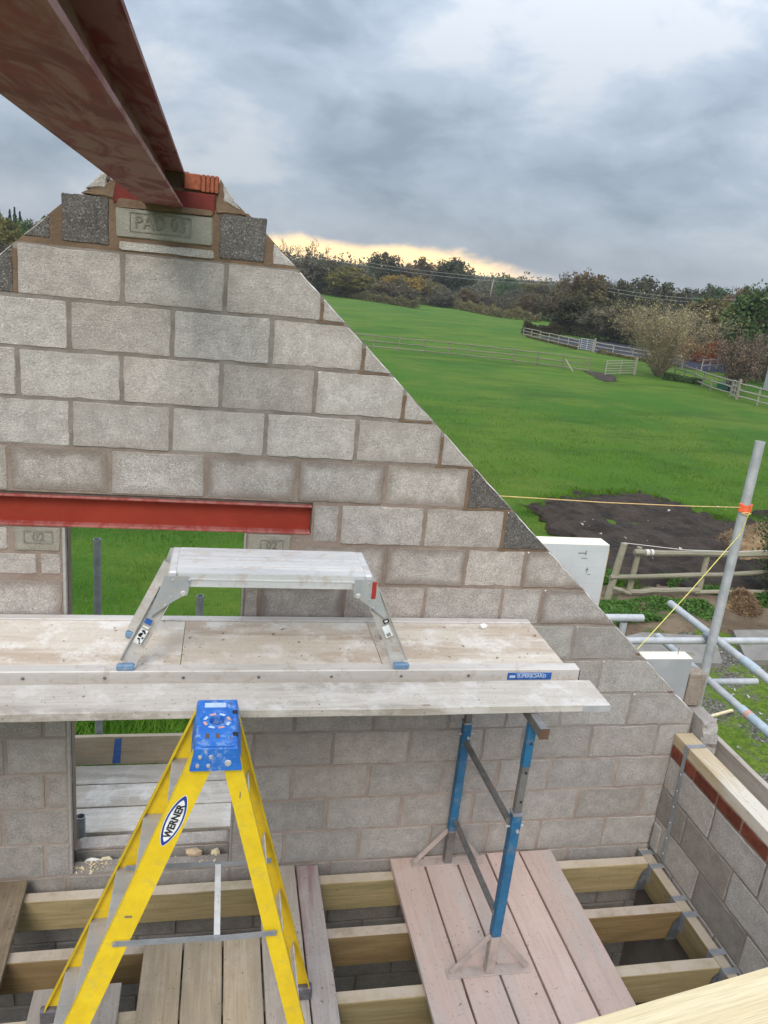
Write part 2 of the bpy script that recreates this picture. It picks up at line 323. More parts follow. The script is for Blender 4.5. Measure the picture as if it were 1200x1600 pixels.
def ground_mats():
    t = NT('grass_field'); v = t.vec(rand=False)
    big = t.noise(v, 0.045, 5, 0.55); mid = t.noise(v, 0.5, 5, 0.6); fine = t.noise(v, 6.0, 5, 0.7); vf = t.noise(v, 38, 3, 0.7)
    c = t.mix(t.ramp(big, 0.40, 0.60), (0.046, 0.135, 0.009), (0.088, 0.172, 0.014))
    c = t.mix(t.ramp(t.noise(v, 0.16, 5, 0.65), 0.42, 0.62, 0, 0.85), c, (0.120, 0.175, 0.020))
    c = t.mix(t.ramp(t.noise(t.vec(rand=False, scale=(0.35, 1, 1)), 0.35, 6, 0.7), 0.47, 0.66, 0, 0.8), c, (0.032, 0.086, 0.008))
    c = t.mix(t.ramp(mid, 0.42, 0.68, 0, 0.45), c, (0.056, 0.122, 0.014))
    c = t.mix(t.ramp(fine, 0.48, 0.72, 0, 0.55), c, (0.108, 0.165, 0.030))
    c = t.mix(t.ramp(vf, 0.5, 0.7, 0, 0.5), c, (0.036, 0.095, 0.009))
    nb = t.bump(vf, 0.6, 0.05); nb = t.bump(fine, 0.8, 0.12, nb)
    M['grass_field'] = t.done(c, 0.9, nb, spec=0.15)
    t = NT('mud'); v = t.vec(rand=False)
    a = t.noise(v, 1.2, 6, 0.65); b = t.noise(v, 9, 6, 0.7); f = t.noise(v, 45, 4, 0.7)
    c = t.mix(t.ramp(a, 0.35, 0.62), (0.045, 0.032, 0.024), (0.105, 0.074, 0.052))
    c = t.mix(t.ramp(b, 0.5, 0.75, 0, 0.7), c, (0.17, 0.122, 0.085))
    c = t.mix(t.ramp(t.voro(v, 5.5), 0.05, 0.03, 0, 0.5), c, (0.28, 0.25, 0.22))
    M['mud'] = t.done(c, t.ramp(b, 0.3, 0.7, 0.55, 0.95), t.bump(t.math('ADD', b, f), 1.0, 0.14), spec=0.3)
    t = NT('yard_soil'); v = t.vec(rand=False)
    a = t.noise(v, 0.8, 6, 0.62); b = t.noise(v, 7, 6, 0.7); f = t.noise(v, 40, 4, 0.7)
    c = t.mix(t.ramp(a, 0.38, 0.62), (0.15, 0.105, 0.065), (0.25, 0.185, 0.12))
    c = t.mix(t.ramp(b, 0.52, 0.70, 0, 0.85), c, (0.055, 0.04, 0.028))
    c = t.mix(t.ramp(t.noise(v, 1.7, 5, 0.6), 0.56, 0.66, 0, 0.75), c, (0.055, 0.115, 0.018))
    M['yard_soil'] = t.done(c, 0.92, t.bump(t.math('ADD', b, f), 0.9, 0.05), spec=0.2)
    t = NT('moss_gravel'); v = t.vec(rand=False)
    a = t.noise(v, 0.9, 6, 0.65); b = t.noise(v, 8, 5, 0.7); f = t.voro(v, 32)
    gsp = t.n('ShaderNodeTexVoronoi'); t.set(gsp.inputs['Vector'], v); gsp.inputs['Scale'].default_value = 30
    sc = t.n('ShaderNodeSeparateColor'); t.set(sc.inputs[0], gsp.outputs['Color'])
    g = t.mix(t.ramp(sc.outputs[0], 0.1, 0.95), (0.075, 0.065, 0.052), (0.19, 0.17, 0.145))
    g = t.mix(t.ramp(sc.outputs[1], 0.93, 1.0, 0, 0.7), g, (0.42, 0.40, 0.36))
    mo = t.mix(t.ramp(b, 0.35, 0.65), (0.075, 0.125, 0.012), (0.14, 0.20, 0.022))
    c = t.mix(t.ramp(t.math('ADD', a, t.math('MULTIPLY', t.math('SUBTRACT', b, 0.5), 0.35)), 0.40, 0.52), g, mo)
    M['moss_gravel'] = t.done(c, 0.92, t.bump(t.math('ADD', b, f), 0.8, 0.04), spec=0.2)
    t = NT('concrete_slab'); v = t.vec(rand=False)
    a = t.noise(v, 1.1, 6, 0.65); b = t.noise(v, 16, 5, 0.65)
    c = t.mix(t.ramp(a, 0.3, 0.7), (0.17, 0.155, 0.135), (0.29, 0.27, 0.24))
    c = t.mix(t.ramp(b, 0.52, 0.7, 0, 0.6), c, (0.20, 0.18, 0.155))
    c = t.mix(t.ramp(t.noise(v, 2.2, 5, 0.65), 0.55, 0.66, 0, 0.8), c, (0.07, 0.10, 0.02))
    M['concrete_slab'] = t.done(c, 0.9, t.bump(b, 0.5, 0.01), spec=0.25)
    t = NT('arena'); v = t.vec(rand=False); a = t.noise(v, 0.6, 5)
    M['arena'] = t.done(t.mix(a, (0.028, 0.030, 0.042), (0.048, 0.050, 0.066)), 0.95, spec=0.1)
    t = NT('far_hills'); v = t.vec(rand=False)
    a = t.noise(v, 0.010, 5, 0.6); b = t.noise(v, 0.05, 6, 0.7)
    c = t.mix(t.ramp(a, 0.44, 0.50), (0.075, 0.12, 0.05), (0.060, 0.066, 0.050))
    c = t.mix(t.ramp(b, 0.5, 0.7, 0, 0.7), c, (0.045, 0.050, 0.042))
    M['far_hills'] = t.done(c, 0.95, spec=0.1)
    t = NT('straw'); v = t.vec(rand=False); a = t.noise(v, 4, 6, 0.7); b = t.noise(v, 40, 4, 0.7)
    c = t.mix(t.ramp(a, 0.35, 0.65), (0.20, 0.12, 0.06), (0.38, 0.26, 0.14)); c = t.mix(t.ramp(b, 0.5, 0.7, 0, 0.6), c, (0.10, 0.06, 0.03))
    M['straw'] = t.done(c, 0.9, t.bump(b, 0.9, 0.04), spec=0.2)
ground_mats()

def leaf_mat(name, a, b, c3, trans=0.25):
    """leaf colour varies leaf by leaf and in larger clumps"""
    t = NT(name); ri = t.n('ShaderNodeNewGeometry').outputs['Random Per Island']
    v = t.vec(rand=True)
    c = t.mix(ri, a, b)
    c = t.mix(t.ramp(t.noise(v, 0.75, 3), 0.42, 0.66, 0, 0.75), c, c3)
    c = t.val(c, t.ramp(t.rnd(), 0, 1, 0.85, 1.15))
    t.set(t.b.inputs['Base Color'], c); t.b.inputs['Roughness'].default_value = 0.75; t.b.inputs['Specular IOR Level'].default_value = 0.2
    tr = t.n('ShaderNodeBsdfTranslucent'); t.set(tr.inputs[0], c)
    mx = t.n('ShaderNodeMixShader'); mx.inputs[0].default_value = trans
    t.nt.links.new(t.b.outputs[0], mx.inputs[1]); t.nt.links.new(tr.outputs[0], mx.inputs[2]); t.nt.links.new(mx.outputs[0], t.out.inputs[0])
    M[name] = t.m
leaf_mat('leaf_oak', (0.058, 0.058, 0.032), (0.109, 0.102, 0.051), (0.065, 0.080, 0.041))
leaf_mat('leaf_olive', (0.124, 0.111, 0.026), (0.195, 0.157, 0.039), (0.098, 0.111, 0.032))
leaf_mat('leaf_yellow', (0.261, 0.181, 0.032), (0.348, 0.239, 0.043), (0.174, 0.145, 0.043))
leaf_mat('leaf_rust', (0.135, 0.092, 0.042), (0.185, 0.128, 0.058), (0.110, 0.092, 0.045))
leaf_mat('leaf_copper', (0.32, 0.095, 0.03), (0.42, 0.14, 0.045), (0.22, 0.08, 0.03))
leaf_mat('leaf_green', (0.072, 0.123, 0.036), (0.123, 0.189, 0.058), (0.058, 0.102, 0.038))
leaf_mat('leaf_ivy', (0.041, 0.052, 0.020), (0.087, 0.080, 0.032), (0.102, 0.058, 0.023))
leaf_mat('leaf_conifer', (0.014, 0.038, 0.032), (0.029, 0.058, 0.046), (0.017, 0.038, 0.032))
leaf_mat('leaf_scrub', (0.115, 0.098, 0.062), (0.175, 0.148, 0.092), (0.095, 0.098, 0.048))
leaf_mat('leaf_ochre', (0.514, 0.416, 0.208), (0.736, 0.612, 0.343), (0.320, 0.305, 0.111))
leaf_mat('leaf_pinkish', (0.293, 0.186, 0.138), (0.392, 0.265, 0.196), (0.235, 0.166, 0.097))
leaf_mat('leaf_hedge', (0.159, 0.137, 0.056), (0.233, 0.192, 0.083), (0.108, 0.103, 0.047))
leaf_mat('grass_blade', (0.086, 0.190, 0.013), (0.138, 0.25, 0.023), (0.060, 0.138, 0.011), 0.35)
leaf_mat('weed_leaf', (0.12, 0.27, 0.022), (0.20, 0.36, 0.045), (0.085, 0.20, 0.02), 0.35)
leaf_mat('weed_dark', (0.075, 0.17, 0.03), (0.12, 0.24, 0.05), (0.06, 0.13, 0.025), 0.3)
leaf_mat('twig_wood', (0.24, 0.19, 0.13), (0.38, 0.31, 0.22), (0.3, 0.24, 0.17), 0.0)
leaf_mat('twig_dark', (0.075, 0.058, 0.045), (0.12, 0.095, 0.075), (0.09, 0.075, 0.06), 0.0)

# ------------------------------------------------------------------ geometry helpers
rng = random.Random(7)
class MB:
    def __init__(s): s.v = []; s.f = []
    def add(s, vs, fs):
        o = len(s.v); s.v += [tuple(p) for p in vs]; s.f += [tuple(i + o for i in f) for f in fs]; return s
    def box(s, x0, x1, y0, y1, z0, z1):
        return s.add([(x0,y0,z0),(x1,y0,z0),(x1,y1,z0),(x0,y1,z0),(x0,y0,z1),(x1,y0,z1),(x1,y1,z1),(x0,y1,z1)],
                     [(0,3,2,1),(4,5,6,7),(0,1,5,4),(1,2,6,5),(2,3,7,6),(3,0,4,7)])
    def cbox(s, x0, x1, y0, y1, z0, z1, c=0.004):
        """chamfered box"""
        bm = bmesh.new(); bmesh.ops.create_cube(bm, size=1.0)
        for v in bm.verts: v.co = Vector(((x0+x1)/2 + v.co.x*(x1-x0), (y0+y1)/2 + v.co.y*(y1-y0), (z0+z1)/2 + v.co.z*(z1-z0)))
        bmesh.ops.bevel(bm, geom=bm.edges[:], offset=c, segments=1, affect='EDGES')
        bm.verts.index_update()
        s.add([v.co[:] for v in bm.verts], [[v.index for v in f.verts] for f in bm.faces]); bm.free(); return s
    def extrude(s, poly, p0, p1, up=(0, 0, 1)):
        """closed 2D section (side, up) swept from p0 to p1"""
        p0, p1 = Vector(p0), Vector(p1); d = (p1 - p0).normalized(); u = Vector(up)
        sd_ = d.cross(u).normalized(); u2 = sd_.cross(d)
        n = len(poly)
        vs = [p0 + sd_*a + u2*b for a, b in poly] + [p1 + sd_*a + u2*b for a, b in poly]
        fs = [tuple(range(n)), tuple(range(2*n-1, n-1, -1))] + [(i, i+n, (i+1) % n + n, (i+1) % n) for i in range(n)]
        return s.add(vs, fs)
    def bar(s, p0, p1, w, h, up=(0, 0, 1), c=0.0):
        a, b = w/2, h/2
        if c: poly = [(-a+c,-b),(a-c,-b),(a,-b+c),(a,b-c),(a-c,b),(-a+c,b),(-a,b-c),(-a,-b+c)]
        else: poly = [(-a,-b),(a,-b),(a,b),(-a,b)]
        return s.extrude(poly, p0, p1, up)
    def tube(s, p0, p1, r0, r1=None, n=12, cap=True):
        r1 = r0 if r1 is None else r1
        p0, p1 = Vector(p0), Vector(p1); d = (p1-p0).normalized()
        u = d.orthogonal().normalized(); w = d.cross(u)
        vs = []
        for p, r in ((p0, r0), (p1, r1)):
            for i in range(n):
                a = 2*math.pi*i/n; vs.append(p + u*(r*math.cos(a)) + w*(r*math.sin(a)))
        fs = [(i, (i+1) % n, (i+1) % n + n, i+n) for i in range(n)]
        if cap: fs += [tuple(range(n-1, -1, -1)), tuple(range(n, 2*n))]
        return s.add(vs, fs)
    def pipe(s, p0, p1, r, wall=0.004, n=16):
        """hollow tube, open at both ends"""
        p0, p1 = Vector(p0), Vector(p1); d = (p1-p0).normalized(); u = d.orthogonal().normalized(); w = d.cross(u)
        vs = []
        for p, rr in ((p0, r), (p1, r), (p1, r-wall), (p0, r-wall)):
            for i in range(n):
                a = 2*math.pi*i/n; vs.append(p + u*(rr*math.cos(a)) + w*(rr*math.sin(a)))
        fs = []
        for k in range(4):
            a, b = k*n, ((k+1) % 4)*n
            fs += [(a+i, a+(i+1) % n, b+(i+1) % n, b+i) for i in range(n)]
        return s.add(vs, fs)
    def mesh(s, name, smooth=False):
        me = bpy.data.meshes.new(name); me.from_pydata(s.v, [], s.f)
        if smooth: me.shade_smooth()
        me.update(); return me
def recalc(me):
    bm = bmesh.new(); bm.from_mesh(me); bmesh.ops.recalc_face_normals(bm, faces=bm.faces[:]); bm.to_mesh(me); bm.free(); return me
def ob(name, mb, mat, parent=None, smooth=False, mw=None):
    """link a mesh built in world axes (or local axes when mw is given) under its parent"""
    me = mb if isinstance(mb, bpy.types.Mesh) else recalc(mb.mesh(name, False))
    if smooth: me.shade_smooth(); me.set_sharp_from_angle(angle=R(40))
    if mat is not None and not me.materials: me.materials.append(M[mat] if isinstance(mat, str) else mat)
    o = bpy.data.objects.new(name, me); COL.objects.link(o)
    if mw is not None: o.matrix_basis = mw
    if parent is not None:
        o.parent = parent; o.matrix_basis = wmat(parent).inverted() @ o.matrix_basis
    return o
def wmat(o):
    m = o.matrix_basis.copy(); p = o.parent
    while p is not None: m = p.matrix_basis @ m; p = p.parent
    return m
def tag(o, label, cat, group=None):
    o['label'] = label; o['category'] = cat
    if group: o['group'] = group
    return o
def struct(o): o['kind'] = 'structure'; return o
def stuff(o, label=None, cat=None):
    o['kind'] = 'stuff'
    if label: o['label'] = label
    if cat: o['category'] = cat
    return o
def thing(name, loc, label, cat, group=None):
    o = bpy.data.objects.new(name, None); COL.objects.link(o); o.location = loc; o.empty_display_size = 0.1
    return tag(o, label, cat, group)
def frame(p0, p1, up=(0, 0, 1)):
    """local X runs from p0 to p1, Z as near to up as it can be"""
    p0, p1 = Vector(p0), Vector(p1); x = (p1-p0).normalized(); y = Vector(up).cross(x).normalized(); z = x.cross(y)
    m = Matrix((x, y, z)).transposed().to_4x4(); m.translation = p0; return m
def plank_mesh(L, w, t, seed, jit=0.0012, c=0.003, n=None, warp=0.0):
    """sawn board, length along local X, centred on Y and Z"""
    r = random.Random(seed); n = n or max(3, int(L/0.22)); a, b = w/2, t/2
    sec = [(-a+c,-b),(a-c,-b),(a,-b+c),(a,b-c),(a-c,b),(-a+c,b),(-a,b-c),(-a,-b+c)]
    mb = MB(); vs = []; wz = 0; wy = 0
    for i in range(n+1):
        x = L*i/n; wz = warp*math.sin(i*0.9+seed); wy = 0.4*warp*math.sin(i*0.5+seed*2)
        for (p, q) in sec:
            vs.append((x + (r.uniform(-1, 1)*jit if i in (0, n) else 0), p + wy + r.uniform(-1, 1)*jit, q + wz + r.uniform(-1, 1)*jit*0.6))
    fs = [tuple(range(7, -1, -1)), tuple(n*8+i for i in range(8))]
    for i in range(n):
        for k in range(8): fs.append((i*8+k, i*8+(k+1) % 8, (i+1)*8+(k+1) % 8, (i+1)*8+k))
    mb.add(vs, fs); return mb
def plank(name, p0, p1, w, t, mat, parent=None, up=(0, 0, 1), seed=None, **k):
    seed = rng.randrange(10**6) if seed is None else seed
    L = (Vector(p1)-Vector(p0)).length
    return ob(name, plank_mesh(L, w, t, seed, **k), mat, parent, mw=frame(p0, p1, up))
def text_mesh(s, size, depth, mat, name, mw, parent, sx=1.0, bold=0.0):
    cu = bpy.data.curves.new(name, 'FONT'); cu.body = s; cu.size = size; cu.extrude = depth; cu.align_x = 'CENTER'; cu.align_y = 'CENTER'; cu.offset = bold
    cu.resolution_u = 3
    to = bpy.data.objects.new(name + '_tmp', cu); COL.objects.link(to)
    me = bpy.data.meshes.new_from_object(to.evaluated_get(bpy.context.evaluated_depsgraph_get()))
    bpy.data.objects.remove(to); bpy.data.curves.remove(cu)
    me.transform(Matrix.Diagonal((sx, 1, 1, 1))); me.name = name; me.materials.clear()
    return ob(name, me, mat, parent, mw=mw)
def clip(poly, a, b, c):
    """keep the part of a convex (x,z) polygon where a*x+b*z<=c"""
    out = []
    for i, p in enumerate(poly):
        q = poly[(i+1) % len(poly)]; dp = a*p[0]+b*p[1]-c; dq = a*q[0]+b*q[1]-c
        if dp <= 0: out.append(p)
        if dp*dq < 0:
            t = dp/(dp-dq); out.append((p[0]+(q[0]-p[0])*t, p[1]+(q[1]-p[1])*t))
    return out
def block_mesh(poly, depth, seed, jit=0.005, ch=0.004, step=0.042, name='block'):
    """cast block: ragged outline, chipped corners, chamfered arris. poly in (x,z), face at y=0, body towards +y"""
    r = random.Random(seed)
    ar = sum(poly[i][0]*poly[(i+1) % len(poly)][1]-poly[(i+1) % len(poly)][0]*poly[i][1] for i in range(len(poly)))
    if ar < 0: poly = poly[::-1]
    cx = sum(p[0] for p in poly)/len(poly); cz = sum(p[1] for p in poly)/len(poly)
    pts = []
    for i, p in enumerate(poly):
        q = poly[(i+1) % len(poly)]; d = math.dist(p, q)
        if d < 1e-4: continue
        n = max(1, int(d/step))
        e = min(0.006, d*0.2)
        for k in range(n+1):
            t = (e + (d-2*e)*k/n)/d
            x, z = p[0]+(q[0]-p[0])*t, p[1]+(q[1]-p[1])*t
            ll = math.hypot(cx-x, cz-z) or 1; s_ = r.uniform(0, 1)**1.5*jit + (r.random() < 0.06)*0.004
            pts.append((x+(cx-x)/ll*s_, z+(cz-z)/ll*s_))
    n = len(pts); vs = []
    for (x, z) in pts:
        ll = math.hypot(cx-x, cz-z) or 1; k = min(0.4, ch*r.uniform(0.6, 1.4)/ll)
        vs.append((x+(cx-x)*k, r.uniform(-0.0006, 0.0006), z+(cz-z)*k))
    vs += [(x, ch*r.uniform(0.7, 1.5), z) for x, z in pts] + [(x, depth, z) for x, z in pts]
    fs = [tuple(range(n)), tuple(range(3*n-1, 2*n-1, -1))]
    for a in (0, n): fs += [(a+i, a+n+i, a+n+(i+1) % n, a+(i+1) % n) for i in range(n)]
    mb = MB(); mb.add(vs, fs); return recalc(mb.mesh(name))
def prism(poly, y0, y1):
    mb = MB(); n = len(poly)
    mb.add([(x, y0, z) for x, z in poly] + [(x, y1, z) for x, z in poly],
           [tuple(range(n)), tuple(range(2*n-1, n-1, -1))] + [(i, i+n, (i+1) % n+n, (i+1) % n) for i in range(n)])
    return mb

# ------------------------------------------------------------------ ground and far setting
def grid_sheet(name, outline, step, zfun, mat, seed=0, feather=0.0):
    """irregular sheet filling an outline, its surface lifted by zfun"""
    bm = bmesh.new()
    vs = [bm.verts.new((x, y, 0)) for x, y in outline]; bm.faces.new(vs)
    xs = [p[0] for p in outline]; ys = [p[1] for p in outline]
    for ax, lo, hi in ((0, min(xs), max(xs)), (1, min(ys), max(ys))):
        k = lo + step
        while k < hi:
            co = (k, 0, 0) if ax == 0 else (0, k, 0); no = (1, 0, 0) if ax == 0 else (0, 1, 0)
            bmesh.ops.bisect_plane(bm, geom=bm.verts[:]+bm.edges[:]+bm.faces[:], plane_co=co, plane_no=no); k += step
    bmesh.ops.triangulate(bm, faces=bm.faces[:])
    bd = {v for e in bm.edges if e.is_boundary for v in e.verts}
    for v in bm.verts: v.co.z = zfun(v.co.x, v.co.y) if v not in bd else 0.004
    me = bpy.data.meshes.new(name); bm.to_mesh(me); bm.free(); me.shade_smooth()
    return ob(name, me, mat)
from mathutils import noise as mnoise
def nz(x, y, s, k=0): return mnoise.noise(Vector((x*s+k*17.3, y*s-k*9.1, k*3.7)))
def ragged(pts, n=8, amp=0.25, seed=1):
    r = random.Random(seed); out = []
    for i, p in enumerate(pts):
        q = pts[(i+1) % len(pts)]
        for k in range(n):
            t = k/n; out.append((p[0]+(q[0]-p[0])*t + r.uniform(-amp, amp), p[1]+(q[1]-p[1])*t + r.uniform(-amp, amp)))
    return out

def big_ground():
    mb = MB(); rings = [0, 60, 160, 400, 800, 1420]; n = 48
    mb.v.append((0, 0, -0.03))
    for r_ in rings[1:]:
        for i in range(n): mb.v.append((r_*math.cos(2*math.pi*i/n), r_*math.sin(2*math.pi*i/n), -0.03))
    for i in range(n): mb.f.append((0, 1+i, 1+(i+1) % n))
    for k in range(len(rings)-2):
        for i in range(n): a = 1+k*n; mb.f.append((a+i, a+n+i, a+n+(i+1) % n, a+(i+1) % n))
    return struct(ob('ground', mb, 'grass_field'))
big_ground()
def hill(name, az0, az1, d, h, seed):
    mb = MB(); n = 90; m = 6
    for i in range(n+1):
        a = az0+(az1-az0)*i/n
        for k in range(m+1):
            t = k/m; rr = d + (t-0.5)*d*0.5
            env = math.sin(math.pi*t)**1.2
            z = h*env*(0.55+0.6*(0.5+0.5*mnoise.noise(Vector((a*6, t*1.5, seed)))) + 0.10*mnoise.noise(Vector((a*60, t*9, seed))))*min(1, 6*i/n, 6*(n-i)/n)
            mb.v.append((math.sin(a)*rr, math.cos(a)*rr, z-0.5))
    for i in range(n):
        for k in range(m): a = i*(m+1)+k; mb.f.append((a, a+m+1, a+m+2, a+1))
    return struct(ob(name, mb, 'far_hills', smooth=True))
hill('hills', R(-45), R(75), 620, 9, 3.1); hill('far_hills', R(-60), R(80), 1060, 19, 8.4)

# yard by the building, mud, slabs
YARD = [(4.2, -4), (14, -4), (15.5, 9.4), (12.6, 10.2), (8.2, 10.0), (6.2, 8.5), (4.6, 6)]
struct(grid_sheet('yard', ragged(YARD, 8, 0.2, 3), 0.3, lambda x, y: 0.02+0.03*nz(x, y, 0.9)+0.02*nz(x, y, 3, 1), 'moss_gravel'))
SOIL = [(7.2, 8.0), (9.6, 8.35), (12.6, 8.1), (13.6, 10.3), (10.8, 10.5), (8.6, 10.4), (7.2, 9.4)]
struct(grid_sheet('soil', ragged(SOIL, 8, 0.22, 5), 0.16, lambda x, y: 0.09+0.07*nz(x, y, 1.6, 2)+0.05*nz(x, y, 5, 3), 'yard_soil'))
MUD = [(9.3, 16.5), (10.3, 17.3), (12.0, 18.2), (13.4, 18.5), (14.4, 17.9), (14.8, 16.8), (15.2, 15.9), (18.5, 16.6), (20, 13), (15.5, 10.6), (12.6, 10.35), (9.6, 10.5), (9.0, 11.3), (9.4, 13.0), (9.2, 14.9)]
struct(grid_sheet('mud', ragged(MUD, 9, 0.42, 9), 0.14, lambda x, y: 0.08+0.14*nz(x, y, 0.9, 4)+0.12*nz(x, y, 3.3, 5)+0.07*nz(x, y, 8, 6), 'mud'))
struct(grid_sheet('gate_mud', ragged([(29.9, 57.4), (31.4, 56.4), (31.2, 54.4), (30.0, 51.6), (28.6, 50.4), (28.9, 53)], 8, 0.45, 4), 0.5, lambda x, y: 0.0+0.05*nz(x, y, 0.6, 7), 'mud'))
def slab(poly, z, label):
    mb = MB(); n = len(poly); lo = 0.02
    mb.add([(x, y, lo) for x, y in poly]+[(x, y, z) for x, y in poly], [tuple(range(n, 2*n))]+[(i, (i+1) % n, (i+1) % n+n, i+n) for i in range(n)])
    return struct(ob('concrete_slab', mb, 'concrete_slab'))
slab([(7.6, 7.0), (9.2, 6.95), (9.75, 8.0), (8.3, 8.15), (7.7, 7.9)], 0.12, '')
slab([(9.75, 7.05), (11.6, 7.0), (12.0, 8.3), (10.3, 8.25)], 0.13, '')
ARENA = [(41, 97), (40.4, 84), (43.5, 73.5), (46.5, 66.5), (54, 66), (66, 74), (70, 92), (58, 101), (46, 102)]
struct(grid_sheet('arena', ARENA, 8, lambda x, y: 0.02, 'arena'))

# ------------------------------------------------------------------ gable wall
Z0 = 5.981; CH = 0.225
def rk_r(poly): return clip(poly, 0.9127, 1, 6.7325)      # below the right rake
def rk_l(poly): return clip(poly, -0.9127, 1, 6.344)      # below the left rake
GX0, GX1 = -1.9, 3.45
gable = thing('gable_wall', (0.7, 0.05, 2.1), 'unfinished grey concrete block gable wall cut to a sloping rake', 'wall')
FULL = {}
flat_mat('sawn', (0.74, 0.70, 0.65), 0.9, 0.1, 200)  # pale tone holds the sky light on the sawn edge
def full_block(mat, k):
    if (mat, k) not in FULL:
        me = block_mesh([(-0.2185, -0.106), (0.2185, -0.106), (0.2185, 0.106), (-0.2185, 0.106)], 0.1, 100+k); me.materials.append(M[mat]); FULL[(mat, k)] = me
    return FULL[(mat, k)]
NB = [0]
def put_block(x0, x1, z0, z1, mat, parent, cut=True, seed=None, gj=0.0068):
    """one block between joints; cut by the rakes where they cross it"""
    NB[0] += 1; seed = NB[0] if seed is None else seed
    g = gj + 0.002*math.sin(seed*7.7)
    p = [(x0+g, z0+g), (x1-g, z0+g), (x1-g, z1-g), (x0+g, z1-g)]
    q = rk_l(rk_r(p)) if cut else p
    if len(q) < 3: return
    a = abs(sum(q[i][0]*q[(i+1) % len(q)][1]-q[(i+1) % len(q)][0]*q[i][1] for i in range(len(q))))/2
    if a < 0.0012: return
    dy = 0.0022*math.sin(seed*3.1)
    if len(q) == 4 and abs((x1-x0)-0.45) < 0.012 and abs((z1-z0)-CH) < 0.002 and q == p:
        mw = Matrix.Translation(((x0+x1)/2, dy, (z0+z1)/2)) @ Matrix.Rotation(0.006*math.sin(seed*5.3), 4, 'Y')
        return ob('block', full_block(mat, seed % 7), None, parent, mw=mw)
    cx = sum(t[0] for t in q)/len(q); cz = sum(t[1] for t in q)/len(q)
    me = block_mesh([(t[0]-cx, t[1]-cz) for t in q], 0.1, 500+seed)
    if cut and q != p:                                    # sawn arris along the rake, sky light put into its pale colour
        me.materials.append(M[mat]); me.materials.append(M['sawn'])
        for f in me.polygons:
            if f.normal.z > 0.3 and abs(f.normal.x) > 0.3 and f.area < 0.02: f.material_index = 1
    return ob('block', me, mat, parent, mw=Matrix.Translation((cx, dy, cz)))
def mortar(x0, x1, z0, z1, mat, parent, y=0.0035, y1=0.096, cut=True, name='mortar_joints'):
    p = [(x0, z0), (x1, z0), (x1, z1), (x0, z1)]
    if cut: p = rk_l(rk_r(p))
    if len(p) >= 3: return ob(name, prism(p, y, y1), mat, parent)
OPEN = (-0.235, 0.643)
COURSES = {  # course: (perpends left of the opening, perpends right of it / all)
 0: [-1.755, -1.305, -0.855, -0.405, 0.045, 0.495, 0.945],
 1: [-1.536, -1.086, -0.636, -0.186, 0.264, 0.714, 1.164],
 2: [-1.76, -1.31, -0.86, -0.41, 0.04, 0.49, 0.94, 1.39],
 3: [-1.536, -1.086, -0.636, -0.186, 0.264, 0.714, 1.164, 1.614],
 4: [-1.815, -1.365, -0.915, -0.465, -0.015, 0.435, 0.885, 1.335, 1.785]}
LEFT = {7: [-1.585, -1.135, -0.685], 8: [-1.81, -1.36, -0.91, -0.46], 9: [-1.585, -1.135, -0.685], 10: [-1.701, -1.251, -0.801, -0.351], 11: [-1.445, -0.995, -0.545],
        12: [-1.697, -1.247, -0.797, -0.347], 13: [-1.473, -1.023, -0.573], 14: [-1.714, -1.264, -0.814, -0.364], 15: [-1.6, -1.15, -0.7, -0.25]}
RIGHT = {5: [1.119, 1.569, 2.019], 6: [1.38, 1.83, 2.171], 7: [0.727, 1.179, 1.62, 2.07, 2.308], 8: [0.95, 1.40, 1.85, 2.095, 2.545],
         9: [0.73, 1.18, 1.63, 2.08, 2.31, 2.756], 10: [0.961, 1.411, 1.861, 2.208, 2.553, 3.003], 11: [0.74, 1.19, 1.64, 2.09, 2.33, 2.782, 3.232],
         12: [0.967, 1.417, 1.867, 2.214, 2.55, 3.0], 13: [0.735, 1.185, 1.635, 2.085, 2.342, 2.779, 3.23], 14: [0.95, 1.40, 1.85, 2.207, 2.556, 3.006],
         15: [0.78, 1.236, 1.68, 2.33, 2.781, 3.23]}
def mmat(k): return 'mortar_grey' if k < 4 else ('mortar_pink' if k < 8 else ('mortar_old' if k < 12 else 'mortar_pale'))
def bmat(k, x): return 'block_pale' if k < 4 else ('block_drying' if k < 8 else 'block_grey')
def run(k, xa, xb, perps, parent=gable):
    zt = Z0-CH*k; zb = zt-CH
    xs = [xa]+[p for p in perps if xa+0.03 < p < xb-0.03]+[xb]
    for a, b in zip(xs, xs[1:]):
        mt = bmat(k, a)
        if (k in (4, 5) and a > 1.75) or (k == 0 and b < -0.3 and b > -0.5): mt = 'block_dark'
        put_block(a, b, zb, zt, mt, parent, gj=0.0068 if k < 8 else 0.005)
    mortar(xa, xb, zb, zt, mmat(k), parent)
for k, ps in COURSES.items(): run(k, GX0, GX1 if k > 2 else 2.0, ps)
run(5, 0.972, GX1, RIGHT[5]); run(6, 0.935, GX1, RIGHT[6])
for k in range(7, 16):
    run(k, OPEN[1], GX1, RIGHT[k])
    if k < 15: run(k, GX0, OPEN[0], LEFT[k])
run(15, GX0, OPEN[1], LEFT[15]+[0.2])
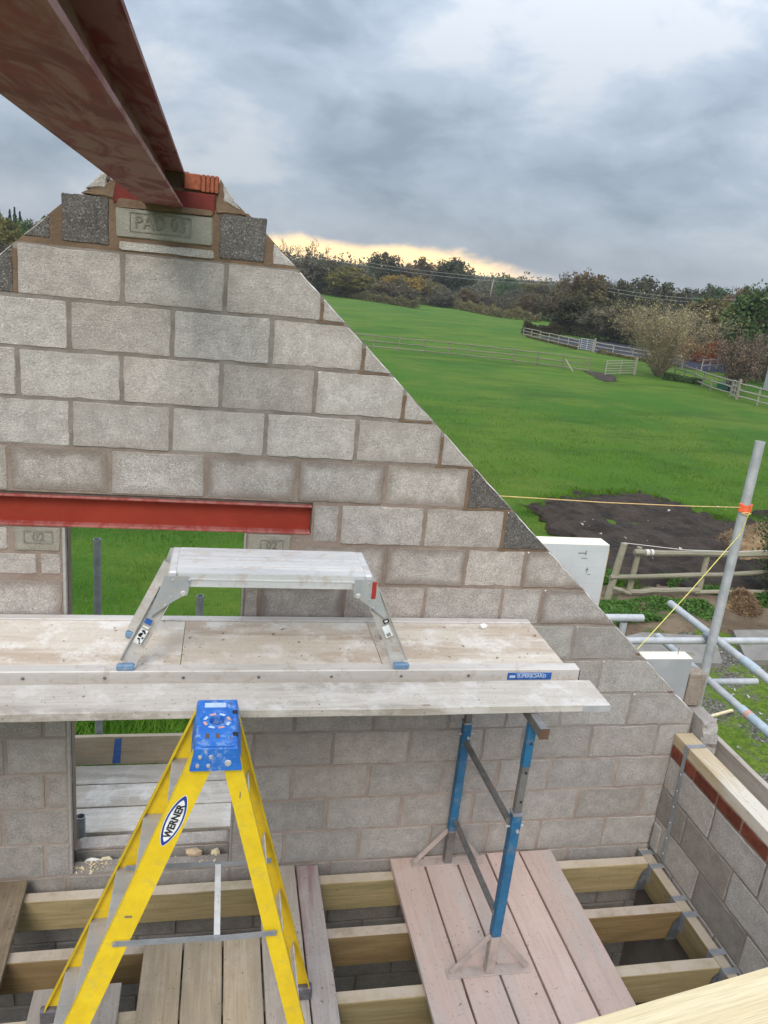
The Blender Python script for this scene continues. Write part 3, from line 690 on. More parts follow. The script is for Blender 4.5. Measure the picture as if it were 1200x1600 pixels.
# around the steel's bearings
def pad(poly, label, s, mw_t, name='padstone'):
    cx = sum(t[0] for t in poly)/len(poly); cz = sum(t[1] for t in poly)/len(poly)
    o = ob(name, block_mesh([(t[0]-cx, t[1]-cz) for t in poly], 0.1, s, 0.003, 0.006), 'padstone', gable, mw=Matrix.Translation((cx, -0.003, cz)))
    o['label'] = label; return o
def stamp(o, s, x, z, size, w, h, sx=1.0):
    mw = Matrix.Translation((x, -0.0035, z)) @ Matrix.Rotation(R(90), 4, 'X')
    text_mesh(s, size, 0.0035, 'engraving_shade', 'stamped_text', mw, o, sx)
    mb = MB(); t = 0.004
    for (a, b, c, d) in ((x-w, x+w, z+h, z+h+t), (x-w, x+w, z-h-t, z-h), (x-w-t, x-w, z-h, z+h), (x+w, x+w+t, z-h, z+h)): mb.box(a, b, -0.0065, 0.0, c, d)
    ob('stamped_frame', mb, 'engraving_shade', o)
flat_mat('engraving_shade', (0.215, 0.20, 0.16), 0.9, 0.25)  # dark colour stands in for the shade in the engraved letters and frame
p1_ = pad([(0.013, 6.045), (0.43, 6.045), (0.428, 6.166), (0.013, 6.166)], 'pale padstone with PAD 03 stamped in a frame', 31, None)
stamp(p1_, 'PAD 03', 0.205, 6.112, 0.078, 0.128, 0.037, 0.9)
p2_ = pad([(-0.455, 4.556), (-0.243, 4.556), (-0.243, 4.678), (-0.455, 4.678)], 'pale stamped padstone under the left end of the lintel', 32, None)
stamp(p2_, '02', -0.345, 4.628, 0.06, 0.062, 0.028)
p3_ = pad([(0.652, 4.556), (0.873, 4.556), (0.873, 4.676), (0.652, 4.676)], 'pale stamped padstone under the right end of the lintel', 33, None)
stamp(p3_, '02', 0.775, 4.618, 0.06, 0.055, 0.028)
mortar(GX0, OPEN[0], 4.406, 4.682, 'mortar_pink', gable)
mortar(OPEN[1], 0.935, 4.406, 4.682, 'mortar_pink', gable); mortar(0.9352, 0.972, 4.6312, 4.682, 'mortar_pink', gable)
put_block(-0.346, OPEN[0]-0.004, 4.43, 4.548, 'block_pale', gable); put_block(-0.80, -0.352, 4.43, 4.545, 'block_pale', gable); put_block(-0.92, -0.475, 4.553, 4.68, 'block_pale', gable)
put_block(-1.37, -0.93, 4.553, 4.68, 'block_pale', gable); put_block(-1.25, -0.81, 4.43, 4.545, 'block_pale', gable)
put_block(OPEN[1]+0.006, 0.93, 4.41, 4.545, 'block_pale', gable)
# course at the top beside the ridge bearing
mortar(-0.40, 0.82, Z0-0.006, 6.2, 'mortar_wet', gable, 0.0045)
ob('recess_fill', MB().box(0.128, 0.318, 0.032, 0.098, 6.19, 6.345), 'mortar_wet', gable)  # dark fill added to stand for the shaded recess beside the beam web
put_block(-0.218, -0.006, 5.995, 6.208, 'block_dark', gable, False); put_block(-0.43, -0.248, 5.998, 6.2, 'block_dark', gable)
put_block(0.45, 0.677, 5.988, 6.198, 'block_dark', gable, False); put_block(0.697, 0.90, 5.988, 6.2, 'block_pale', gable)
put_block(0.022, 0.446, 5.985, 6.032, 'block_pale', gable, False)
flat_mat('plate_red', (0.15, 0.018, 0.011), 0.8, 0.2, 20)
sp_ = ob('spreader_plate', MB().cbox(0.005, 0.435, -0.002, 0.1, 6.182, 6.262, 0.003), 'plate_red', gable); sp_['label'] = 'dark red steel bearing plate behind the beam end'
bk = MB(); bk.cbox(0.30, 0.372, -0.004, 0.098, 6.272, 6.338, 0.003)
for i in range(4): bk.cbox(0.376+i*0.019, 0.391+i*0.019, -0.006+0.001*(i % 2), 0.098, 6.268, 6.339, 0.002)
bk.box(0.37, 0.45, 0.003, 0.096, 6.272, 6.335)
ob('brick', bk, 'terracotta', gable)
mortar(-0.02, 0.46, 6.19, 6.275, 'mortar_wet', gable, 0.012, cut=False)
def lump(poly, mat, s, y=-0.004, name='mortar_fillet'):
    cx = sum(t[0] for t in poly)/len(poly); cz = sum(t[1] for t in poly)/len(poly)
    return ob(name, block_mesh([(t[0]-cx, t[1]-cz) for t in poly], 0.1, s, 0.006, 0.008, 0.025), mat, gable, mw=Matrix.Translation((cx, y, cz)))
lump([(-0.135, 6.205), (0.012, 6.195), (0.03, 6.29), (-0.02, 6.262)], 'mortar_wet', 61)
lump([(-0.115, 6.222), (-0.022, 6.235), (-0.012, 6.305), (-0.042, 6.298)], 'block_pale', 62, -0.009, 'block')
lump([(0.435, 6.182), (0.585, 6.188), (0.52, 6.25), (0.452, 6.335)], 'mortar_wet', 63)
lump([(0.468, 6.235), (0.553, 6.205), (0.512, 6.26), (0.464, 6.318)], 'block_pale', 64, -0.008, 'block')
lump([(0.01, 6.165), (0.435, 6.172), (0.43, 6.195), (0.02, 6.205)], 'mortar_wet', 65)
# fresh dark mortar in the last joints against the rake
for k, x in ((0, 0.945), (1, 1.164), (2, 1.39), (3, 1.614), (4, 1.785), (5, 2.019), (0, -0.405)):
    zt = Z0-CH*k; zb = zt-CH
    top = min(zt+0.004, 6.7325-0.9127*(x+0.012)-0.004, 6.344+0.9127*(x-0.012)-0.004)
    lump([(x-0.012, zb-0.002), (x+0.012, zb-0.002), (x+0.014, top), (x-0.011, top)], 'mortar_wet', 70+k, 0.0005, 'mortar_patch')
    e = (6.7325-zb)/0.9127 if x > 0 else -(6.344-zb)/-0.9127
    if x > 0: lump([(x-0.03, zb-0.008), (e-0.004, zb-0.006), (e-0.012, zb+0.007), (x-0.03, zb+0.006)], 'mortar_wet', 90+k, 0.0005, 'mortar_patch')
for x, z in ((2.98, 4.0), (3.255, 3.742)):
    lump([(x-0.03, z), (x-0.002, z-0.022), (x+0.028, z-0.02), (x+0.006, z+0.012)], 'mortar_wet', int(x*50), -0.002, 'mortar_patch')

# pier of block left ragged: jamb linings and sill of the opening
for x0, x1 in ((OPEN[0]-0.002, OPEN[0]+0.012), (OPEN[1]-0.008, OPEN[1]+0.002)):
    ob('jamb_lining', MB().cbox(x0, x1, -0.002, 0.035, 2.62, 4.68, 0.002), 'jamb_plastic', gable)
ob('sill_mortar', prism([(OPEN[0], 2.600), (OPEN[1], 2.600), (OPEN[1]-0.01, 2.618), (0.2, 2.612), (0.0, 2.622), (OPEN[0]+0.01, 2.614)], 0.004, 0.098), 'mortar_old', gable)

# outer leaf and cavity insulation
outer = thing('outer_leaf_wall', (0.7, 0.25, 0), 'outer block leaf standing just outside the window opening', 'wall')
def outer_run(k, xa, xb, off):
    zt = Z0-CH*k; zb = zt-CH
    x = xa; first = off
    while x < xb-0.02:
        x1 = min(xb, x+first); first = 0.45
        g = 0.005; me = block_mesh([(x+g-(x+x1)/2, -0.1075), (x1-g-(x+x1)/2, -0.1075), (x1-g-(x+x1)/2, 0.1075), (x+g-(x+x1)/2, 0.1075)], 0.1, int(x*900)+k)
        ob('block', me, 'block_grey', outer, mw=Matrix.Translation(((x+x1)/2, 0.2, (zt+zb)/2))); x = x1
    ob('mortar_joints', MB().box(xa+0.003, xb-0.003, 0.206, 0.296, zb, zt), 'mortar_pink', outer)
for k in range(5, 15):
    outer_run(k, -0.93, -0.248, 0.23 if k % 2 else 0.45); outer_run(k, 0.648, 1.33, 0.23 if k % 2 else 0.45)
outer_run(15, -0.93, 1.33, 0.23); outer_run(16, -0.93, 1.33, 0.45)
ob('sill_capping', prism([(OPEN[0], 2.6075), (OPEN[1], 2.6075), (OPEN[1]-0.02, 2.622), (0.3, 2.616), (0.05, 2.624), (OPEN[0]+0.02, 2.618)], 0.205, 0.298), 'block_pale', outer)
struct(ob('foundation_wall', MB().box(-1.9, 3.45, 0.101, 0.199, 0.0, 2.1).box(-1.9, 3.45, 0.0, 0.1, 0.0, 2.376), 'mortar_old'))

# ------------------------------------------------------------------ side wall on the right
side = thing('side_wall', (3.4, -1.5, 2.1), 'low concrete block side wall with a course of red brick on top', 'wall')
SIDE_END = -3.2
def side_block(y0, y1, z0, z1, mat, seed, name='block', depth=0.1):
    g = 0.0035 if name == 'brick' else 0.0065; L = abs(y1-y0)-2*g; h = (z1-z0)-2*g
    me = block_mesh([(-L/2, -h/2), (L/2, -h/2), (L/2, h/2), (-L/2, h/2)], depth, seed, 0.0015 if name == 'brick' else 0.005, name=name)
    mw = Matrix.Translation((3.35+0.0015*math.sin(seed), (y0+y1)/2, (z0+z1)/2)) @ Matrix.Rotation(R(-90), 4, 'Z')
    return ob(name, me, mat, side, mw=mw)
for i, (zb, zt, first) in enumerate(((3.056, 3.281, 0.50), (2.831, 3.056, 0.29), (2.606, 2.831, 0.50), (2.381, 2.606, 0.29))):
    y = 0.0; w = first; s = 0
    while y > SIDE_END:
        y1 = max(SIDE_END, y-w); w = 0.45
        m_ = 'block_damp' if (i, s) in ((1, 0), (1, 1), (2, 1), (3, 0)) else 'block_grey'
        side_block(y, y1, zb, zt, m_, 3000+i*40+s); y = y1; s += 1
    ob('mortar_joints', MB().box(3.356, 3.446, SIDE_END, -0.002, zb, zt), 'mortar_old' if i else 'mortar_grey', side)
y = -0.006; s = 0
for w in [0.26]+[0.225]*13:
    if y-w < SIDE_END: break
    side_block(y, y-w, 3.284, 3.368, 'brick', 4000+s, 'brick'); y -= w; s += 1
ob('mortar_joints', MB().box(3.354, 3.446, SIDE_END, -0.004, 3.281, 3.37), 'mortar_pink', side)
plate = plank('wall_plate', (3.412, -0.006, 3.407), (3.412, -3.3, 3.407), 0.122, 0.072, 'plate_timber', seed=11)
tag(plate, 'pale timber wall plate bedded on top of the right side wall', 'wall plate')
strap = thing('restraint_strap', (3.35, -0.16, 2.6), 'galvanised steel strap hooked over the wall plate and screwed down the side wall', 'strap')
ob('strap_band', MB().bar((3.3445, -0.148, 3.443), (3.3445, -0.178, 2.62), 0.003, 0.032, (0, 1, 0)).box(3.343, 3.47, -0.166, -0.134, 3.4445, 3.4475), 'galv_dull', strap)
for i in range(6):
    z = 3.25-i*0.115; ob('screw', MB().tube((3.343, -0.157-0.003*i, z), (3.338, -0.157-0.003*i, z), 0.006, 0.004, 8), 'galv', strap)
cond = ob('conduit_box', MB().cbox(3.335, 3.349, -0.105, -0.03, 2.62, 2.80, 0.003).box(3.333, 3.336, -0.09, -0.045, 2.64, 2.78), 'block_grey')
tag(cond, 'small mortared panel in the corner at the foot of the side wall', 'panel')

# pieces beyond the corner
def loose_block(name, x0, x1, y0, y1, z0, z1, mat, label, cat, seed, rough=0.003):
    L, h = x1-x0, z1-z0
    me = block_mesh([(-L/2, -h/2), (L/2, -h/2), (L/2, h/2), (-L/2, h/2)], y1-y0, seed, rough, 0.005, 0.03, name=name)
    return tag(ob(name, me, mat, mw=Matrix.Translation(((x0+x1)/2, y0, (z0+z1)/2))), label, cat)
loose_block('concrete_block', 3.44, 3.562, 0.1, 0.19, 3.572, 3.80, 'block_tan', 'tan concrete block standing on end beside the foil faced insulation', 'block', 71)
def broken_block():
    r = random.Random(5); bm = bmesh.new(); bmesh.ops.create_cube(bm, size=1)
    for v in bm.verts: v.co = Vector((3.537+v.co.x*0.098, 0.012+v.co.y*0.25, 3.44+v.co.z*0.235))
    bmesh.ops.subdivide_edges(bm, edges=bm.edges[:], cuts=6, use_grid_fill=True)
    for v in bm.verts:
        if v.co.y < -0.05:
            k = (-0.05-v.co.y)/0.063
            v.co.y += 0.05*k*(0.4+nz(v.co.x*1, v.co.z, 14, 3)) + 0.35*max(0, v.co.z-3.47)*k
            v.co.z -= 0.25*k*max(0, v.co.z-3.5) ; v.co.x += 0.012*nz(v.co.y, v.co.z, 30, 2)*k
        v.co += Vector((r.uniform(-1, 1), r.uniform(-1, 1), r.uniform(-1, 1)))*0.0012
    me = bpy.data.meshes.new('broken_block'); bm.to_mesh(me); bm.free(); return me
tag(ob('broken_block', broken_block(), 'block_grey'), 'broken concrete block with a ragged end beside the wall plate', 'block')
bd_ = plank('board', (3.655, 0.12, 3.31), (3.665, -2.2, 3.31), 0.2, 0.038, 'board_dirty', seed=77, up=(1, 0, 0))
tag(bd_, 'rough dirty board on edge running outside the wall plate', 'board')
ow = thing('outer_side_wall', (3.6, -1, 2.0), 'outer block leaf of the side wall hidden behind the wall plate', 'wall')
for i, zb in enumerate((2.381, 2.606, 2.831, 3.056)):
    y = 0.19
    while y > -2.6:
        y1 = y-(0.45 if (y < 0.1 or i % 2) else 0.3); g = 0.005; L = y-y1-2*g
        ob('block', block_mesh([(-L/2, -0.1075), (L/2, -0.1075), (L/2, 0.1075), (-L/2, 0.1075)], 0.1, int(y*300)+i), 'block_grey', ow, mw=Matrix.Translation((3.53, (y+y1)/2, zb+0.1125)) @ Matrix.Rotation(R(-90), 4, 'Z')); y = y1
struct(ob('side_foundation', MB().box(3.352, 3.63, -3.2, 0.19, 0, 2.376), 'mortar_old'))
def pir(x0, x1, z0, z1, y0, y1, label):
    t = thing('insulation_panel', (x0, y0, z0), label, 'insulation', 'foil faced insulation panels in the cavity')
    ob('foam_core', MB().cbox(x0, x1, y0+0.0015, y1-0.0015, z0, z1, 0.003), 'foam_cream_core', t)
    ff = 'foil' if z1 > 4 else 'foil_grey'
    ob('foil_facing', MB().box(x0+0.0015, x1-0.003, y0-0.0012, y0+0.0011, z0+0.001, z1-0.003), ff, t)
    ob('foil_facing', MB().box(x0+0.0015, x1-0.003, y1-0.001, y1+0.0012, z0+0.001, z1-0.003), 'foil', t)
    return t
flat_mat('foam_cream_core', (0.76, 0.70, 0.54), 0.9, 0.06, 90)
q_ = pir(1.52, 2.72, 4.10, 4.642, 0.1025, 0.222, 'white foil faced insulation panel standing above the rake behind the gable')
for i, (x_, z_, w_, h_) in enumerate(((2.53, 4.585, 0.05, 0.006), (2.575, 4.575, 0.006, 0.03), (2.555, 4.555, 0.035, 0.005), (2.60, 4.47, 0.006, 0.03), (2.592, 4.485, 0.02, 0.005), (2.61, 4.455, 0.02, 0.005))): ob('pen_mark', MB().box(x_, x_+w_, 0.0995, 0.1012, z_, z_+h_), 'galv_dull', q_)
ob('edge_tape', MB().box(2.721, 2.729, 0.115, 0.22, 4.11, 4.61), 'cardboard', q_)
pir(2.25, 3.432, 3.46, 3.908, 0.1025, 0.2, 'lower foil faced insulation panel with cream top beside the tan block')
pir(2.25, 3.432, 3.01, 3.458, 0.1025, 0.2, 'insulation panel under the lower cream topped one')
ob('nail', MB().tube((3.36, 0.16, 3.90), (3.36, 0.16, 3.955), 0.0022, n=6), 'rust', None); tag(bpy.data.objects['nail'], 'thin nail sticking up from the cream top of the insulation', 'nail')

# ------------------------------------------------------------------ steel beams
def ibeam_poly(w, h, tf, tw):
    a, b, t = w/2, h/2, tw/2
    return [(-a,-b),(a,-b),(a,-b+tf),(t,-b+tf),(t,b-tf),(a,b-tf),(a,b),(-a,b),(-a,b-tf),(-t,b-tf),(-t,-b+tf),(-a,-b+tf)]
ridge = ob('steel_ridge_beam', MB().extrude(ibeam_poly(0.163, 0.158, 0.0115, 0.008), (0.2145, 0.09, 6.271), (0.2145+0.0163*6.2, -6.1, 6.271)), 'steel_oxide')
tag(ridge, 'dark red oxide steel ridge beam reaching overhead to the gable top', 'steel beam')
lintel = thing('steel_lintel', (0.0, 0.05, 4.683), 'bright red steel beam spanning the window opening', 'steel beam')
ob('web', MB().box(-1.2, 0.968, 0.048, 0.054, 4.694, 4.830), 'steel_red', lintel)
for z in (4.684, 4.829): ob('flange', MB().cbox(-1.2, 0.968, -0.003, 0.097, z, z+0.0105, 0.002), 'steel_flange', lintel)
ob('mortar_joints', MB().box(-1.25, 0.972, 0.02, 0.098, 4.8395, 4.856), 'mortar_grey', gable)
for x in (-0.02, ): pass

# ------------------------------------------------------------------ floor: joists, hangers, boards
JZ = 2.595
metal_mat('hanger_dark', (0.10, 0.11, 0.12), (0.17, 0.18, 0.19), 0.5, 0.4)
jl = ['timber joist tight against the gable wall', 'second timber joist out from the gable wall', 'third timber joist out from the gable wall', 'fourth timber joist from the gable wall at the bottom edge', 'fifth timber joist from the gable wall', 'sixth timber joist from the gable wall']
for i in range(6):
    y = -0.130-0.388*i
    j = plank('joist', (-1.9, y, JZ-0.0975), (3.262, y, JZ-0.0975), 0.07, 0.195, ('joist_timber', 'joist_brown', 'joist_timber')[i % 3], seed=200+i)
    tag(j, jl[i], 'joist', 'floor joists along the gable wall')
led = plank('ledger', (3.297, -0.03, JZ-0.095), (3.297, -2.6, JZ-0.095), 0.068, 0.19, 'joist_timber', seed=220)
tag(led, 'timber ledger along the foot of the side wall carrying the joist ends', 'ledger')
for i in range(4):
    y = -0.130-0.388*i
    h = thing('joist_hanger', (3.28, y, JZ-0.2), ['galvanised joist hanger in the far corner', 'galvanised joist hanger on the second joist', 'galvanised joist hanger on the third joist', 'galvanised joist hanger on the fourth joist'][i], 'joist hanger', 'joist hangers along the ledger')
    for s_ in (-1, 1):
        yy = y+s_*0.041
        ob('side_plate', MB().add([(3.262, yy, JZ-0.02), (3.225, yy, JZ-0.06), (3.21, yy, JZ-0.13), (3.19, yy, JZ-0.198), (3.262, yy, JZ-0.198)], [(0, 1, 2, 3, 4)]).add([(3.262, yy+s_*0.0015, JZ-0.02), (3.225, yy+s_*0.0015, JZ-0.06), (3.21, yy+s_*0.0015, JZ-0.13), (3.19, yy+s_*0.0015, JZ-0.198), (3.262, yy+s_*0.0015, JZ-0.198)], [(4, 3, 2, 1, 0)]), 'hanger_dark', h)
        ob('top_flange', MB().cbox(3.258, 3.352, yy+(0.0 if s_ > 0 else -0.04), yy+(0.04 if s_ > 0 else 0.0), JZ+0.002, JZ+0.005, 0.001).box(3.258, 3.2605, yy+(0 if s_ > 0 else -0.04), yy+(0.04 if s_ > 0 else 0), JZ-0.12, JZ+0.003), 'galv_dull', h)
# the storey below: slab and inner face of the walls
struct(ob('lower_floor', MB().box(-1.9, 3.35, -4.5, 0, 0.0, 0.12), 'yard_soil'))
struct(ob('unseen_lower_wall', MB().box(-2.0, -1.905, -4.5, 0.1, 0.0, 2.37).box(-2.0, 3.35, -4.6, -4.505, 0.0, 2.37), 'mortar_old'))  # unseen walls of the lower storey, added to stop light leaking in
for i in range(4): tag(plank('shade_sheet', (-1.9+i*1.32, -2.04, 2.611), (-1.9+i*1.32, -4.5, 2.611), 1.3, 0.03, 'board_dirty', up=(0, 0, 1)), 'unseen sheet added behind the camera to shade the storey below, number %s from the left' % ('one', 'two', 'three', 'four')[i], 'shade sheet')  # unseen sheets, added to keep light out from under the joists
lw = thing('lower_wall', (0.7, 0.04, 0.1), 'dim block wall of the storey below seen between the joists', 'wall')
for i in range(8):
    zt = 2.376-CH*i; x = -1.9+(0.225 if i % 2 else 0)
    while x < 3.3:
        x1 = min(3.345, x+0.45)
        ob('block', block_mesh([(-(x1-x)/2+0.006, -0.106), ((x1-x)/2-0.006, -0.106), ((x1-x)/2-0.006, 0.106), (-(x1-x)/2+0.006, 0.106)], 0.02, int(x*70)+i*31, step=0.2), 'block_grey', lw, mw=Matrix.Translation(((x+x1)/2, -0.012, zt-CH/2))); x = x1

BZ = 2.63
def floorboard(x0, x1, ya, yb, mat, label, dx=0.0, z=BZ, group=None):
    b = plank('floor_board', ((x0+x1)/2, ya, z-0.0175), ((x0+x1)/2+dx, yb, z-0.0175), x1-x0-0.006, 0.035, mat)
    return tag(b, label, 'board', group)
pk = [1.592, 1.797, 2.003, 2.208, 2.428, 2.648]
pl = ['leftmost pink dusted board under the blue trestle', 'second pink dusted board from the left under the trestle', 'middle pink dusted board under the trestle', 'fourth pink dusted board from the left by the trestle', 'rightmost wide pink dusted board beside the trestle']
for i in range(5): floorboard(pk[i]+(0.004 if i else 0), pk[i+1]-0.002, -0.035+0.006*math.sin(i*2.3), -1.95, 'board_pink', pl[i], 0.008, group='pink dusted floor boards')
for i, (a, b, m_, l) in enumerate(((0.212, 0.409, 'board_tan', 'left of the three short clean boards beneath the step ladder'), (0.411, 0.606, 'board_tan', 'middle of the three short clean boards beneath the step ladder'), (0.608, 0.800, 'board_tan', 'right of the three short clean boards beneath the step ladder'))):
    floorboard(a, b, -0.522, -2.0, m_, l, group='floor boards under the ladder')
floorboard(0.804, 1.020, -0.04, -2.0, 'board_dirty', 'grey dirty board reaching the wall under the ladder feet', 0.0, group='floor boards under the ladder')
floorboard(1.023, 1.155, -0.048, -2.0, 'board_purple', 'narrow purple stained board right of the ladder', 0.0, group='floor boards under the ladder')
floorboard(-0.665, -0.445, -0.04, -0.98, 'board_brown', 'short brown dirty board at the left edge', 0.03)
floorboard(-0.265, 0.135, -0.745, -2.0, 'board_dirty', 'wide board under the front foot of the ladder', 0.01)

# ------------------------------------------------------------------ trestle
def rect_tube(p0, p1, w, h, up, c=0.003): return MB().bar(p0, p1, w, h, up, c)
TX = 1.953
tr = thing('adjustable_trestle', (TX, -0.47, BZ), 'blue adjustable steel builders trestle standing on the pink boards', 'trestle')
for y, xo in ((-0.862, 0.0), (-0.085, -0.012)):
    x = TX+xo
    foot = ob('foot_plate', MB().cbox(x-0.225, x+0.225, y-0.032, y+0.032, BZ, BZ+0.007, 0.002), 'trestle_dust', tr)
    leg = ob('leg', MB().cbox(x-0.024, x+0.024, y-0.024, y+0.024, BZ+0.24, 3.61, 0.004), 'trestle_blue', tr)
    ob('lower_leg', MB().cbox(x-0.0235, x+0.0235, y-0.0235, y+0.0235, BZ+0.007, BZ+0.238, 0.004), 'trestle_bare' if y > -0.5 else 'trestle_dust', tr)
    ob('collar', MB().box(x-0.027, x+0.027, y-0.027, y+0.027, 3.604, 3.614), 'galv_dull', leg)
    ob('inner_leg', MB().cbox(x-0.018, x+0.018, y-0.018, y+0.018, 3.6, 4.102, 0.003), 'trestle_bare', tr)
    ob('painted_top', MB().cbox(x-0.0192, x+0.0192, y-0.0192, y+0.0192, 3.87, 4.1, 0.003), 'trestle_blue', tr)
    for i, z in enumerate((3.68, 3.84, 4.0)):
        ob('pin_hole', MB().tube((x+0.004, y-0.0198, z), (x+0.004, y-0.0175, z), 0.0065, n=10), 'black', tr)
    ob('pin', MB().tube((x-0.045, y, 3.53), (x+0.045, y, 3.53), 0.006, n=8).tube((x+0.008, y-0.024, 3.52), (x+0.008, y-0.034, 3.52), 0.009, n=8), 'galv', leg)
    for s_ in (-1, 1):
        ob('foot_brace', rect_tube((x+s_*0.02, y, BZ+0.238), (x+s_*0.205, y, BZ+0.014), 0.028, 0.014, (0, 1, 0), 0.002), 'trestle_dust', tr)
ob('cross_brace', rect_tube((TX-0.012, -0.085, 3.485), (TX-0.03, -0.862, 3.56), 0.03, 0.03, (1, 0, 0.3), 0.004), 'trestle_bare', tr)
ob('cross_brace', rect_tube((TX, -0.085, 2.935), (TX-0.02, -0.862, 3.01), 0.03, 0.03, (1, 0, 0.3), 0.004), 'trestle_bare', tr)
ob('top_bar', MB().bar((TX, 0.0-0.03, 4.1275), (TX, -0.995, 4.1275), 0.042, 0.052, (0, 0, 1), 0.003), 'trestle_bare', tr)
ob('bar_end', MB().bar((TX, -0.9955, 4.1275), (TX, -0.9975, 4.1275), 0.044, 0.054, (0, 0, 1)), 'rust', tr)
t2 = thing('second_trestle', (-1.1, -0.47, BZ), 'trestle holding up the unseen left end of the platform', 'trestle')
for y in (-0.862, -0.085): ob('leg', MB().cbox(-1.124, -1.076, y-0.024, y+0.024, BZ-0.03, 4.10, 0.004), 'trestle_blue', t2)
ob('top_bar', MB().bar((-1.1, -0.03, 4.1275), (-1.1, -0.995, 4.1275), 0.042, 0.052, (0, 0, 1), 0.003), 'trestle_bare', t2)

# ------------------------------------------------------------------ staging platform and front board
SX0, SX1, SZ = -1.5, 2.292, 4.222
st = thing('staging_platform', (0.4, -0.3, 4.155), 'long plywood decked aluminium staging platform against the gable wall', 'platform')
def deck_panel(x0, x1):
    mw = Matrix.Translation((x0, -0.297, SZ-0.009))
    mb = plank_mesh(x1-x0-0.003, 0.455, 0.012, int(x0*100), 0.0006, 0.001)
    return ob('deck_panel', mb, 'ply_deck', st, mw=mw)
for a, b in ((SX0, -0.75), (-0.75, 0.36), (0.36, 1.30), (1.30, 2.24)): deck_panel(a, b)
ob('front_rail', MB().extrude([(-0.032, -0.033), (0.032, -0.033), (0.032, 0.033), (0.028, 0.037), (-0.028, 0.037), (-0.032, 0.033)], (SX0, -0.556, SZ-0.035), (SX1, -0.556, SZ-0.035)), 'rail_alloy', st)
ob('back_rail', MB().extrude([(-0.026, -0.033), (0.026, -0.033), (0.026, 0.033), (0.022, 0.037), (-0.022, 0.037), (-0.026, 0.033)], (SX0, -0.040, SZ-0.033), (SX1-0.06, -0.040, SZ-0.033)), 'rail_alloy', st)
for i in range(8): ob('cross_bearer', MB().box(SX0+0.1+i*0.5, SX0+0.14+i*0.5, -0.52, -0.07, SZ-0.06, SZ-0.016), 'alloy_dirty', st)
ob('end_cap', MB().cbox(SX1-0.004, SX1+0.008, -0.586, -0.526, SZ-0.062, SZ-0.006, 0.003), 'black', st)
for i in range(11):
    x = SX0+0.2+i*0.335; ob('rivet', MB().tube((x, -0.588, SZ-0.03), (x, -0.5935, SZ-0.03), 0.008, 0.005, 10), 'trestle_bare', st)
lb = ob('printed_label', MB().box(1.915, 2.145, -0.5905, -0.5878, SZ-0.054, SZ-0.016), 'label_blue', st)
text_mesh('SUPERBOARD', 0.026, 0.0008, 'label_pale', 'lettering', Matrix.Translation((2.04, -0.591, SZ-0.034)) @ Matrix.Rotation(R(90), 4, 'X'), lb, 0.95, 0.0006)
ob('lettering', MB().box(1.925, 1.955, -0.5912, -0.5904, SZ-0.043, SZ-0.03).box(1.96, 2.10, -0.5912, -0.5904, SZ-0.0215, SZ-0.019), 'label_pale', lb)
fb = plank('scaffold_board', (-1.55, -0.752, 4.174), (2.322, -0.756, 4.174), 0.228, 0.038, 'board_grey', seed=31, jit=0.0018, warp=0.0015)
tag(fb, 'weathered scaffold board along the front of the staging platform', 'board')
ob('end_band', MB().box(2.19, 2.325, -0.8725, -0.8705, 4.158, 4.190).box(2.3235, 2.3255, -0.87, -0.64, 4.158, 4.190), 'galv', fb)
sc_ = MB(); r_ = random.Random(3)
bm = bmesh.new(); bmesh.ops.create_icosphere(bm, subdivisions=1, radius=0.022)
for v in bm.verts: v.co = Vector((v.co.x*(0.8+r_.random()*0.6), v.co.y*0.7, max(-0.012, v.co.z*(0.6+r_.random()*0.5))))
me = bpy.data.meshes.new('scrap'); bm.to_mesh(me); bm.free()
tag(ob('scrap', me, 'foam_white', mw=Matrix.Translation((1.933, -0.131, SZ+0.010))), 'small white scrap lying on the staging platform', 'scrap')

db = MB(); r_ = random.Random(12)
def crumbs(n, x0, x1, y0, y1, z, smax, cl=None):
    for i in range(n):
        x, y = r_.uniform(x0, x1), r_.uniform(y0, y1); s_ = smax*r_.random()**2.2+0.0015
        p = [Vector((r_.uniform(-1, 1), r_.uniform(-1, 1), r_.uniform(-0.1, 0.6)))*s_+Vector((x, y, z)) for _ in range(4)]
        db.add([q[:] for q in p], [(0, 1, 2), (0, 2, 3), (0, 3, 1), (1, 3, 2)])
crumbs(220, -0.7, 2.2, -0.52, -0.07, SZ-0.0028, 0.011); crumbs(60, -0.7, 2.2, -0.85, -0.65, 4.1932, 0.007)
crumbs(160, 0.82, 1.15, -1.4, -0.1, BZ+0.0005, 0.009); crumbs(120, 1.62, 2.62, -1.2, -0.06, BZ+0.0005, 0.008); crumbs(60, -0.6, -0.45, -0.7, -0.06, BZ+0.0005, 0.012); crumbs(50, 0.22, 0.8, -1.2, -0.55, BZ+0.0005, 0.007)
stuff(ob('mortar_crumbs', db, 'debris'), 'dried mortar crumbs scattered over the boards and the platform', 'debris')

